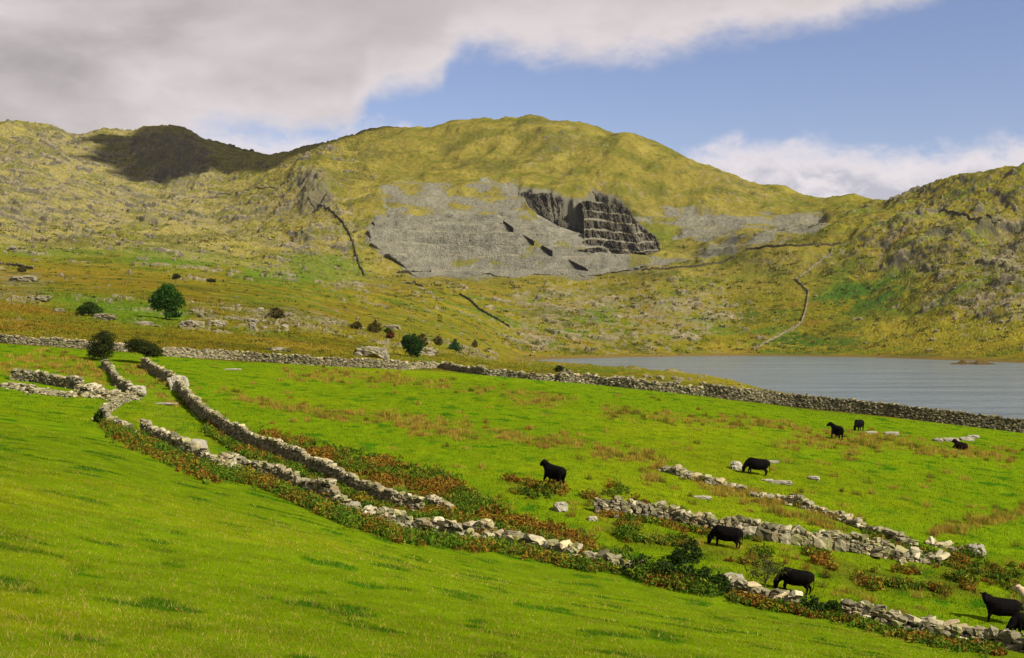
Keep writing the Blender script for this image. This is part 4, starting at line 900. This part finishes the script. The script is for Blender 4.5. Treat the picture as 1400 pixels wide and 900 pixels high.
# ---------------------------------------------------------------- bracken, rushes, grass (cover that nobody could count)
def sample_mask(m_, n, jitter=2.0, seed=0):
    r = np.random.default_rng(seed); pr = m_.ravel().astype(float).copy(); pr[pr < .15] = 0; pr /= pr.sum()
    j = r.choice(len(pr), n, p=pr); u = _gu.ravel()[j]+r.uniform(-jitter, jitter, n); v = _gv.ravel()[j]+r.uniform(-jitter, jitter, n)
    return u, v
def ferns(name, label, x, y, hgt, rust, nf=13, size=.15, seed=0, pal=None):
    n = len(x); z = H(x, y); r = np.random.default_rng(seed)
    k = np.repeat(np.arange(n), nf); hh = hgt[k]
    an = r.uniform(0, 2*np.pi, n*nf); rad = r.uniform(0, 1, n*nf)**.7; t_ = r.uniform(.1, 1, n*nf)
    cen = np.stack([x[k]+np.cos(an)*rad*hh*.6, y[k]+np.sin(an)*rad*hh*.6, z[k]+hh*t_*(1-.45*rad)], 1)
    V, F = quads_cloud(cen, r.uniform(.6, 1.4, n*nf)*size, up=.6, aspect=2.2)
    g_ = np.array([(0.07, 0.14, 0.008), (0.10, 0.17, 0.010), (0.045, 0.09, 0.008), (0.16, 0.18, 0.014)]); b_ = np.array([(0.23, 0.115, 0.014), (0.19, 0.080, 0.012), (0.27, 0.18, 0.018), (0.14, 0.085, 0.012)])
    isb = ((rust+.16*r.normal(size=n))[k]+.10*r.normal(size=n*nf)) > .52
    cc = np.where(isb[:, None], b_[r.integers(0, 4, n)[k]], g_[r.integers(0, 4, n)[k]])*r.uniform(.7, 1.3, (n*nf, 1))*1.15
    obj(name, make_mesh(name, V, F, np.repeat(cc, 4, 0), False, MAT_LEAF), kind='stuff', label=label, category='bracken')
u, v = sample_mask(M_BRACK, 8500, 2.5, 5)
D_ = dist(u, v); x = (u-CU)/FPX*D_
rs = np.clip(.44+1.5*fbm(x*.25, D_*.25, 3, 201)+.12*((u > 520) & (u < 840)), .03, .95); keep = fbm(x*.5, D_*.5, 3, 203) > np.where((v > 745) & (u > 1080), .2, np.where(v > 770, .05, np.where(u > 810, .08, -.22))); keep &= ~((u > 950) & (u < 1030) & (v > 738) & (v < 768)); keep &= ~((u > 640) & (v < 672) & (fbm(x*.5, D_*.5, 3, 203) < .12))
ferns('bracken', 'rust and green bracken spreading below and above the lane walls', x[keep], D_[keep], (rng.uniform(.15, .6, len(x))*np.clip(1+1.2*fbm(x*.4, D_*.4, 2, 209), .4, 1.6))[keep], rs[keep], 30, .085, 1)
# dense ferns on the downhill side of the lane walls
lines = [([(142, 583), (170, 597), (215, 617), (250, 635), (290, 652), (340, 657), (380, 672), (430, 696), (480, 717), (540, 735)], 1400, 6.5, .12, .85),
         ([(540, 738), (600, 742), (640, 748), (700, 752), (760, 768), (800, 776), (870, 778)], 950, 7, .18, .6), ([(870, 790), (940, 806), (985, 812)], 350, 6, .12, .8),
         ([(1000, 820), (1060, 832), (1100, 840)], 260, 5, .2, .5), ([(1100, 838), (1160, 850), (1220, 868), (1300, 885), (1370, 893)], 380, 6, .25, .42), ([(280, 590), (330, 618), (400, 645), (450, 664), (500, 690), (560, 712), (620, 728)], 900, 7, .12, .6),
         ([(560, 700), (620, 712), (700, 735), (760, 752), (860, 770)], 900, 10, .15, .6), ([(820, 702), (900, 716), (980, 732), (1010, 738)], 220, 5, .45, .4), ([(1180, 722), (1220, 745), (1280, 765), (1340, 780), (1390, 800)], 300, 14, .15, .4)]
X_, Y_, Hh, Rs = [], [], [], []
for pts, n, wd, ru, hh in lines:
    pts = np.array(pts, float); s = np.concatenate([[0], np.cumsum(np.hypot(*np.diff(pts, axis=0).T))]); q = rng.uniform(0, s[-1], n)
    u = np.interp(q, s, pts[:, 0])+rng.normal(0, 1, n); v = np.interp(q, s, pts[:, 1])+rng.normal(0, wd/2.2, n)
    D_ = dist(u, v); X_.append((u-CU)/FPX*D_); Y_.append(D_); Hh.append(rng.uniform(.5, 1.1, n)*hh); Rs.append(np.clip(ru+.15+1.0*fbm(X_[-1]*.4, D_*.4, 2, 205), .02, .95))
ferns('bracken', 'dark green ferns crowding the downhill foot of the lane walls', np.concatenate(X_), np.concatenate(Y_), np.concatenate(Hh), np.concatenate(Rs), 34, .08, 2)

def blades(name, label, x, y, h, wd, lean, cols, z=None, cat='grass', seg=False):
    n = len(x); z = H(x, y) if z is None else z
    an = rng.uniform(0, 2*np.pi, n); la = rng.uniform(0, 2*np.pi, n)
    dx, dy = np.cos(an)*wd/2, np.sin(an)*wd/2
    tip = np.stack([x+np.cos(la)*h*lean, y+np.sin(la)*h*lean, z+h*np.sqrt(np.maximum(1-lean*lean, .05))], 1)
    V = np.stack([np.stack([x-dx, y-dy, z-.01], 1), np.stack([x+dx, y+dy, z-.01], 1), tip], 1).reshape(-1, 3)
    F = np.arange(n*3).reshape(n, 3)
    return obj(name, make_mesh(name, V, F, np.repeat(cols, 3, 0), False, MAT_GRASS), kind='stuff', label=label, category=cat)
MAT_GRASS = col_material('grass_blades', 0.8, 0, 1, 0.22, 1.2, transl=0.42, spec=0.0)
# short pasture grass, thinning with distance as blades stop being visible
def fan(n, d0, d1, pw, seed, side=.5):
    r = np.random.default_rng(seed); a = r.random(n); D_ = (d0**pw+(d1**pw-d0**pw)*a)**(1/pw)
    return r.uniform(-side, side, n)*D_, D_
x, y = fan(780000, 9, 75, -.25, 11, .60)
_, kk = base_z(x, y); g1_ = kk < 4.1; x, y = x[g1_], y[g1_]
f1_ = fbm(x*.25, y*.25, 4, 81); f2_ = fbm(x*.03, y*.03, 4, 82); f3_ = fbm(x*2.2, y*2.2, 2, 211)
dk = sstep(PATCH(x, y), .10, .34)
gc = np.array((0.215, 0.295, 0.002))*np.ones((len(x), 1)); gc = gc+(np.array((0.028, 0.115, 0.002))-gc)*dk[:, None]*.85
yl = sstep(f2_+.5*f1_+.5*f3_, .0, .6); gc = gc+(np.array((0.36, 0.33, 0.006))-gc)*yl[:, None]*.6
st = rng.random(len(x)) < .09+.22*sstep(f3_+f2_, 0, .5); gc[st] = np.array((0.55, 0.44, 0.09))*rng.uniform(.6, 1.1, (st.sum(), 1))
gc *= rng.uniform(.7, 1.3, (len(x), 1))*(1+.35*fbm(x*.7, y*.7, 3, 97)+.22*fbm(x/40, y/25, 4, 84))[:, None]
blades('grass', 'short sheep-cropped grass of the near pasture', x, y, rng.uniform(.025, .062, len(x))*(1+.8*dk)*(1+st*.5), np.maximum(.006, y*.00055), rng.uniform(.45, .97, len(x)), gc)
x, y = fan(6600, 9, 60, -.3, 12, .60); _, kk = base_z(x, y); g1_ = kk < 4.05; x, y = x[g1_], y[g1_]
blades('dry_grass_stalks', 'bleached grass stalks standing in the near pasture', x, y, rng.uniform(.10, .28, len(x)), np.maximum(.005, y*.00035), 1-rng.uniform(.0, .9, len(x))**2, np.array((0.46, 0.38, 0.10))*rng.uniform(.6, 1.1, (len(x), 1)))
# grass of the far fields
u, v = rng.uniform(-200, 1700, 330000), rng.uniform(465, 960, 330000); x, y, z = spots(u, v); _, kk = base_z(x, y); g1_ = (kk > 3.9) & (kk < 6.97); x, y, z = x[g1_], y[g1_], z[g1_]
f1_ = fbm(x*.25, y*.25, 4, 81); f2_ = fbm(x*.03, y*.03, 4, 82)
gc = np.array((0.124, 0.205, 0.002))*np.ones((len(x), 1)); gc = gc+(np.array((0.028, 0.115, 0.002))-gc)*sstep(PATCH(x, y), .10, .34)[:, None]*.85; gc = gc+(np.array((0.19, 0.21, 0.012))-gc)*sstep(f2_+.5*f1_, .05, .5)[:, None]*.6
gc *= rng.uniform(.7, 1.3, (len(x), 1))*(1+.35*fbm(x*.7, y*.7, 3, 97)+.22*fbm(x/40, y/25, 4, 84))[:, None]
blades('grass', 'grass of the walled cattle pasture', x, y, rng.uniform(.06, .13, len(x)), y*.0007, rng.uniform(.2, .9, len(x)), gc, z)
# rush and tussock clumps
u, v = sample_mask(M_TAN, 1500, 3, 6); ex = rng.uniform(60, 1400, 420); ev = rng.uniform(500, 840, 420); u = np.concatenate([u, ex]); v = np.concatenate([v, ev])
x, y, z = spots(u, v); _, kk = base_z(x, y); g1_ = (kk > 4.05) & (kk < 6.95); g1_ &= (fbm(x*.3, y*.3, 2, 207) > -.15); x, y = x[g1_], y[g1_]; n = len(x); nb = 60
k = np.repeat(np.arange(n), nb); R_ = rng.uniform(.15, .5, n); hh = rng.uniform(.22, .6, n); pc = rng.random(n)
X_ = x[k]+rng.normal(0, 1, n*nb)*R_[k]*.6; Y_ = y[k]+rng.normal(0, 1, n*nb)*R_[k]*.6
base_c = np.where(pc[:, None] < .62, np.array((0.50, 0.37, 0.055)), np.where(pc[:, None] < .85, np.array((0.22, 0.22, 0.022)), np.array((0.36, 0.22, 0.035))))
blades('rush_tussocks', 'tan and olive rush tussocks in bands across the cattle pasture', X_, Y_, hh[k]*rng.uniform(.5, 1.1, n*nb), np.maximum(.02, Y_*.0004), rng.uniform(.05, .6, n*nb), base_c[k]*rng.uniform(.65, 1.3, (n*nb, 1)), cat='rushes')
# coarse moor grass behind the boundary wall
u = rng.uniform(-40, 800, 90000); v = rng.uniform(395, 515, 90000); x, y, z = spots(u, v); _, kk = base_z(x, y); g1_ = (kk > 7.05) & (y < 420) & (z > ZL+1); x, y, z = x[g1_], y[g1_], z[g1_]
f1_ = fbm(x*.12, y*.12, 3, 221); rsk = samp(M_RUST, u[g1_]+f1_*10, v[g1_]); lsh = samp(M_LUSH, u[g1_], v[g1_])
gc = np.where((f1_+rng.normal(0, .2, len(x)) > .1)[:, None], np.array((0.27, 0.20, 0.025)), np.array((0.15, 0.16, 0.012))); gc = np.where((rng.random(len(x)) < rsk*sstep(fbm(x*.07, y*.07, 3, 222), -.2, .4)*.65)[:, None], np.array((0.30, 0.17, 0.02)), gc); gc = np.where((rng.random(len(x)) < lsh)[:, None], np.array((0.08, 0.16, 0.01)), gc)
blades('moor_grass', 'coarse golden and rusty grass behind the boundary wall', x, y, rng.uniform(.08, .30, len(x))*(1-.7*lsh), y*.0009, rng.uniform(.1, .7, len(x)), gc*rng.uniform(.65, 1.25, (len(x), 1)), z)
# dark heather, rushes and low gorse dotted over the moor
u = rng.uniform(-60, 1460, 9000); v = rng.uniform(300, 488, 9000); x, y, z = spots(u, v); _, kk = base_z(x, y)
g1_ = (kk > 7.3) & (y < 1150) & (z > ZL+1.5) & (fbm(x/45, y/30, 3, 231) > -.12) & (fbm(x/9, y/7, 2, 232) > -.05); g1_ &= samp(M_TIP, u, v) < .2
x, y, z = x[g1_], y[g1_], z[g1_]; n = len(x); nf = 12; k = np.repeat(np.arange(n), nf); R_ = np.clip(y*.0016, .35, 1.6)*rng.uniform(.5, 1.4, n)
cen = np.stack([x[k]+rng.normal(0, .5, n*nf)*R_[k]*1.9, y[k]+rng.normal(0, .5, n*nf)*R_[k]*1.3, z[k]+rng.uniform(-.1, .4, n*nf)*R_[k]], 1)
V, F = quads_cloud(cen, rng.uniform(.4, .8, n*nf)*R_[k]*.9, up=1.4, aspect=1.8)
pc = rng.random(n); cc = np.where(pc[:, None] < .5, np.array((0.085, 0.095, 0.010)), np.where(pc[:, None] < .75, np.array((0.16, 0.11, 0.016)), np.array((0.12, 0.15, 0.012))))
obj('heather', make_mesh('heather', V, F, np.repeat(cc[k]*rng.uniform(.7, 1.3, (n*nf, 1)), 4, 0), False, MAT_LEAF), kind='stuff', label='dark heather and rushes dotted over the moor and hillsides', category='heather')
print('cover plants', round(time.time()-T0, 1))

# ---------------------------------------------------------------- cattle
def cow_mesh(name, pose):
    parts = []
    bmx = bmesh.new(); bmesh.ops.create_icosphere(bmx, subdivisions=2, radius=1); bmx.verts.ensure_lookup_table()
    SV = np.array([v_.co[:] for v_ in bmx.verts]); SF = np.array([[v_.index for v_ in f.verts] for f in bmx.faces]); bmx.free()
    def chain(P, n=6):
        P = [np.array(p_ if len(p_) == 6 else (p_[0], p_[1], p_[2], p_[3], p_[3], p_[3]), float) for p_ in P]
        for a, b in zip(P[:-1], P[1:]):
            for i in range(n+1):
                q = a+(b-a)*i/n; rr = q[3:6]
                parts.append((SV*rr+q[:3], SF))
    lying = pose == 'lying'; dz = -.52 if lying else 0
    chain([(-.86, 0, 1.02+dz, .20, .25, .28), (-.68, 0, .99+dz, .28, .31, .36), (-.35, 0, .92+dz, .32, .36, .42), (.1, 0, .88+dz, .32, .38, .45), (.42, 0, .90+dz, .30, .33, .44), (.66, 0, .97+dz, .22, .25, .38)], 4)
    hx = 0.0
    if pose == 'graze':
        chain([(.72, 0, 1.02, .24, .19, .32), (.96, .02, .84, .22, .15, .27), (1.10, .03, .66, .18, .12, .20)], 5)
        hd = [(1.16, .03, .56, .20, .15, .16), (1.17, .03, .36, .17, .13, .14), (1.18, .03, .17, .13, .12, .11)]; ears = [(1.10, .20, .58), (1.10, -.14, .58)]
    elif pose == 'graze_side':
        chain([(.72, 0, 1.02, .24, .19, .32), (.94, .12, .80, .20, .15, .25), (1.06, .26, .56, .16, .13, .18)], 5)
        hd = [(1.08, .28, .52, .15, .15, .15), (1.13, .35, .34, .12, .12, .13), (1.16, .40, .17, .10, .10, .10)]; ears = [(1.25, .20, .57), (1.05, .38, .57)]
    elif pose == 'turn':          # head up, turned to its left
        chain([(.70, 0, 1.08, .24, .19, .32), (.92, .06, 1.20, .20, .16, .24), (1.04, .14, 1.32, .16, .14, .16)], 5)
        hd = [(1.04, .18, 1.36, .16, .17, .17), (1.07, .31, 1.29, .14, .14, .15), (1.09, .42, 1.22, .12, .12, .12)]; ears = [(1.22, .14, 1.40), (.90, .24, 1.40)]
    elif pose == 'turn_right':
        chain([(.70, 0, 1.08, .24, .19, .32), (.92, -.06, 1.20, .20, .16, .24), (1.04, -.14, 1.30, .16, .14, .16)], 5)
        hd = [(1.04, -.18, 1.36, .16, .17, .17), (1.07, -.31, 1.29, .14, .14, .15), (1.09, -.42, 1.22, .12, .12, .12)]; ears = [(1.22, -.14, 1.38), (.90, -.24, 1.38)]
    else:
        h0 = 1.28+dz
        chain([(.70, 0, 1.06+dz, .24, .20, .34), (.94, 0, 1.16+dz, .20, .15, .25), (1.10, 0, h0, .16, .13, .17)], 5)
        hd = [(1.10, 0, h0+.05, .17, .16, .17), (1.23, 0, h0-.04, .15, .14, .15), (1.33, 0, h0-.14, .12, .12, .12)]; ears = [(1.06, .18, h0+.05), (1.06, -.18, h0+.05)]
    chain(hd, 5)
    ctr = np.array(hd[0][:3])
    for e in ears:
        e = np.array(e); d = (e-ctr); q = ctr+d*.4
        chain([(q[0], q[1], q[2]+.04, .055), (e[0]+d[0]*.55, e[1]+d[1]*.55, e[2]+.04, .04)], 5)
    for s in (-1, 1):
        if lying:
            chain([(.62, s*.22, .36, .13), (.90, s*.26, .14, .08), (.62, s*.30, .08, .06)], 5); chain([(-.6, s*.25, .36, .22), (-.25, s*.42, .20, .13), (-.62, s*.46, .08, .06), (-.35, s*.48, .06, .05)], 5)
        else:
            o_ = .07*s*(1 if pose in ('stand', 'turn') else -1)
            chain([(.60, s*.16, .78, .15, .11, .20), (.62+o_*.5, s*.17, .45, .085), (.64+o_, s*.17, .38, .075), (.62+o_, s*.17, .14, .052), (.65+o_, s*.17, .05, .065)], 5)
            chain([(-.72, s*.16, .90, .24, .15, .26), (-.62, s*.19, .66, .15, .10, .16), (-.86-o_, s*.17, .46, .080), (-.84-o_, s*.17, .15, .055), (-.80-o_, s*.17, .05, .066)], 5)
    chain([(-1.02, 0, 1.18+dz, .06), (-1.10, .02, .95+dz, .035), (-1.10, .03, .60 if not lying else .25, .035), (-1.09, .03, .42 if not lying else .12, .05)], 6)
    if not lying: chain([(-.55, 0, .62, .12, .12, .09), (-.45, 0, .60, .1, .1, .08)], 2)
    V, F = join(parts); me = make_mesh('cow_raw', V, F)
    o = obj('cow_raw', me); md = o.modifiers.new('r', 'REMESH'); md.mode = 'VOXEL'; md.voxel_size = .028
    ms_ = o.modifiers.new('s', 'SMOOTH'); ms_.factor = .6; ms_.iterations = 3
    dg = bpy.context.evaluated_depsgraph_get(); dg.update(); me2 = bpy.data.meshes.new_from_object(o.evaluated_get(dg)); me2.name = name
    bpy.data.objects.remove(o); bpy.data.meshes.remove(me)
    cz = np.zeros(len(me2.vertices)*3, np.float32); me2.vertices.foreach_get('co', cz); cz = cz.reshape(-1, 3)
    if not lying: cz[:, 2] = np.where(cz[:, 2] < .56, cz[:, 2]*.82, cz[:, 2]-.10)
    cz *= 1.06; cz[:, 0] *= .87; cz[:, 2] = np.where(cz[:, 2] > .5, .5+(cz[:, 2]-.5)*1.08, cz[:, 2]); cz[:, 1] *= 1.05; cz[:, 1] *= 1.08; me2.vertices.foreach_set('co', cz.ravel()); me2.update()
    me2.polygons.foreach_set('use_smooth', np.ones(len(me2.polygons), bool)); return me2
def coat(name, c_, r_=0.55):
    m_ = bpy.data.materials.new(name); m_.use_nodes = True; t_ = NT(m_.node_tree); p_ = m_.node_tree.nodes['Principled BSDF']
    g_ = t_.n.new('ShaderNodeTexCoord'); nz = t_.noise(g_.outputs['Object'], 5, 5, .6)
    cc = t_.mix(nz, (c_[0]*.6, c_[1]*.6, c_[2]*.6, 1), (c_[0]*1.4, c_[1]*1.4, c_[2]*1.4, 1)); t_.l.new(cc, p_.inputs['Base Color']); p_.inputs['Roughness'].default_value = r_; p_.inputs['Specular IOR Level'].default_value = .04
    b_ = t_.n.new('ShaderNodeBump'); b_.inputs['Distance'].default_value = .01; t_.l.new(t_.noise(g_.outputs['Object'], 30, 3, .6), b_.inputs['Height']); t_.l.new(b_.outputs[0], p_.inputs['Normal'])
    return m_
BLK = coat('black_coat', (0.0025, 0.0018, 0.0015), .8); CRM = coat('cream_coat', (0.38, 0.28, 0.18), .7); DBR = coat('dark_brown_coat', (0.014, 0.006, 0.004), .7)
cows = {p_: cow_mesh('cow', p_) for p_ in ('graze', 'graze_side', 'turn', 'turn_right', 'stand', 'lying')}
def cow(u, v, pose, rz, label, mat=BLK, s=1.0):
    p = spot(u, v); me = cows[pose].copy(); me.materials.clear(); me.materials.append(mat)
    e = 0.6; dr = Vector((math.cos(rz), math.sin(rz)))
    # follow the slope under the feet
    za = H(np.array([p.x+dr.x*e, p.x-dr.x*e]), np.array([p.y+dr.y*e, p.y-dr.y*e])); pitch = -math.atan2(za[0]-za[1], 2*e)
    o = obj('cow', me, loc=(p.x, p.y, za.mean()-.02), label=label, category='cow', group='cattle grazing in the walled pasture')
    o.rotation_euler = (Matrix.Rotation(rz, 3, 'Z') @ Matrix.Rotation(pitch, 3, 'Y')).to_euler(); o.scale = (s, s, s)
    return o
PI = math.pi
cow(756, 663, 'stand', PI-.8, 'black cow standing alone with raised head beside the rusty bracken patch', s=.98)
cow(1034, 649, 'graze', PI-.12, 'black cow grazing beside the rounded white boulder', s=.93)
cow(992, 748, 'graze', PI-.35, 'black cow grazing in front of the wall of large boulders', s=.88)
cow(1086, 810, 'graze', PI-.35, 'black cow grazing with its head behind the twiggy shrub', s=.86)
cow(1144, 600, 'turn', PI/2+.25, 'black cow farther up the field standing with its head turned, legs in tan rushes')
cow(1174, 589, 'graze', PI+.85, 'small far black cow grazing beside the white slab', s=.92)
cow(1313, 614, 'lying', PI/2+.45, 'dark brown cow resting below the pile of pale stones', DBR, s=.88)
cow(1367, 852, 'turn', PI-.15, 'black cow standing broadside near the frame corner, in front of the cream one', s=.92)
cow(1403, 872, 'graze', PI+.1, 'black cow lowest of the corner group, grazing behind the wall end', s=.85)
cow(1411, 838, 'turn_right', .35+PI, 'cream coloured cow half hidden behind the black corner cow', CRM, s=.88)
print('cattle', round(time.time()-T0, 1))

# dark wedges added to stand in for the diagonal shadows on the slate tip
for (ua, va, ub, vb, th, lab) in [(688, 303, 702, 314, 3.2, 'short dark wedge added as shadow on the topmost tier of the slate tip'), (711, 320, 730, 332, 2.6, 'dark wedge added as shadow on the second tier of the slate tip'), (741, 337, 755, 346, 3.4, 'small dark wedge added as shadow halfway down the slate tip'), (777, 356, 803, 371, 4.0, 'largest dark wedge added as shadow at the bottom of the slate tip')]:
    pa, pb = spot(ua, va), spot(ub, vb); pa.y -= 7; pb.y -= 7; n = 14; V = []
    for i in range(n+1):
        q = pa.lerp(pb, i/n); h_ = .36*th*(.25+.75*i/n)*(1 if i < n else .3); j = .5*math.sin(i*2.3)
        for dy in (-1.4, 1.8):
            V += [(q.x, q.y+dy, q.z-5), (q.x+.3*j, q.y+dy, q.z+h_+.3*j)]
    F = []
    for i in range(n):
        a = i*4; F += [(a, a+4, a+5, a+1), (a+2, a+3, a+7, a+6), (a+1, a+5, a+7, a+3)]
    F += [(0, 1, 3, 2), (n*4, n*4+2, n*4+3, n*4+1)]
    obj('shadow_wedge', make_mesh('shadow_wedge', V, F, np.tile((.035, .033, .028), (len(V), 1)), False, MAT_ROCK), label=lab, category='retaining wall', group='dark shadow wedges on the slate tip')
# ---------------------------------------------------------------- cloud over the western mountain (its shadow darkens the peak), outside the frame
tg = Vector((-375, 1640, 208)); cp = tg+SUN*2300
bmx = bmesh.new(); bmesh.ops.create_icosphere(bmx, subdivisions=5, radius=1)
CVv = np.array([v_.co[:] for v_ in bmx.verts]); CF = np.array([[v_.index for v_ in f.verts] for f in bmx.faces]); bmx.free()
puff = 1+.75*fbm(CVv[:, 0]*2.2+5, CVv[:, 1]*2.2+CVv[:, 2]*1.3, 4, 301, .6)+.12*fbm(CVv[:, 0]*6, CVv[:, 1]*6+CVv[:, 2]*5, 2, 302)
CVv = CVv*puff[:, None]*np.array((190, 175, 65))
m = bpy.data.materials.new('cloud'); m.use_nodes = True; m.node_tree.nodes['Principled BSDF'].inputs['Base Color'].default_value = (.8, .8, .8, 1); m.node_tree.nodes['Principled BSDF'].inputs['Roughness'].default_value = 1
o = obj('cloud', make_mesh('cloud', CVv, CF, None, True, m), loc=cp, kind='structure'); o.rotation_euler = (0, 0, .5)

# ---------------------------------------------------------------- haze
m = bpy.data.materials.new('haze'); m.use_nodes = True; nt = m.node_tree; nt.nodes.clear()
o_ = nt.nodes.new('ShaderNodeOutputMaterial'); pv = nt.nodes.new('ShaderNodeVolumePrincipled'); pv.inputs['Color'].default_value = (0.86, 0.90, 0.95, 1); pv.inputs['Density'].default_value = 0.00002; pv.inputs['Anisotropy'].default_value = 0.2
nt.links.new(pv.outputs[0], o_.inputs['Volume'])
bx = (-3700, -75, -80), (3700, 3750, 330)
Vb = [(bx[i][0], bx[j][1], bx[k_][2]) for i in (0, 1) for j in (0, 1) for k_ in (0, 1)]
me = bpy.data.meshes.new('haze'); me.from_pydata(Vb, [], [(0, 1, 3, 2), (4, 6, 7, 5), (0, 4, 5, 1), (2, 3, 7, 6), (0, 2, 6, 4), (1, 5, 7, 3)]); me.materials.append(m)
if HAZE: obj('haze', me, kind='stuff')
print('done', round(time.time()-T0, 1))
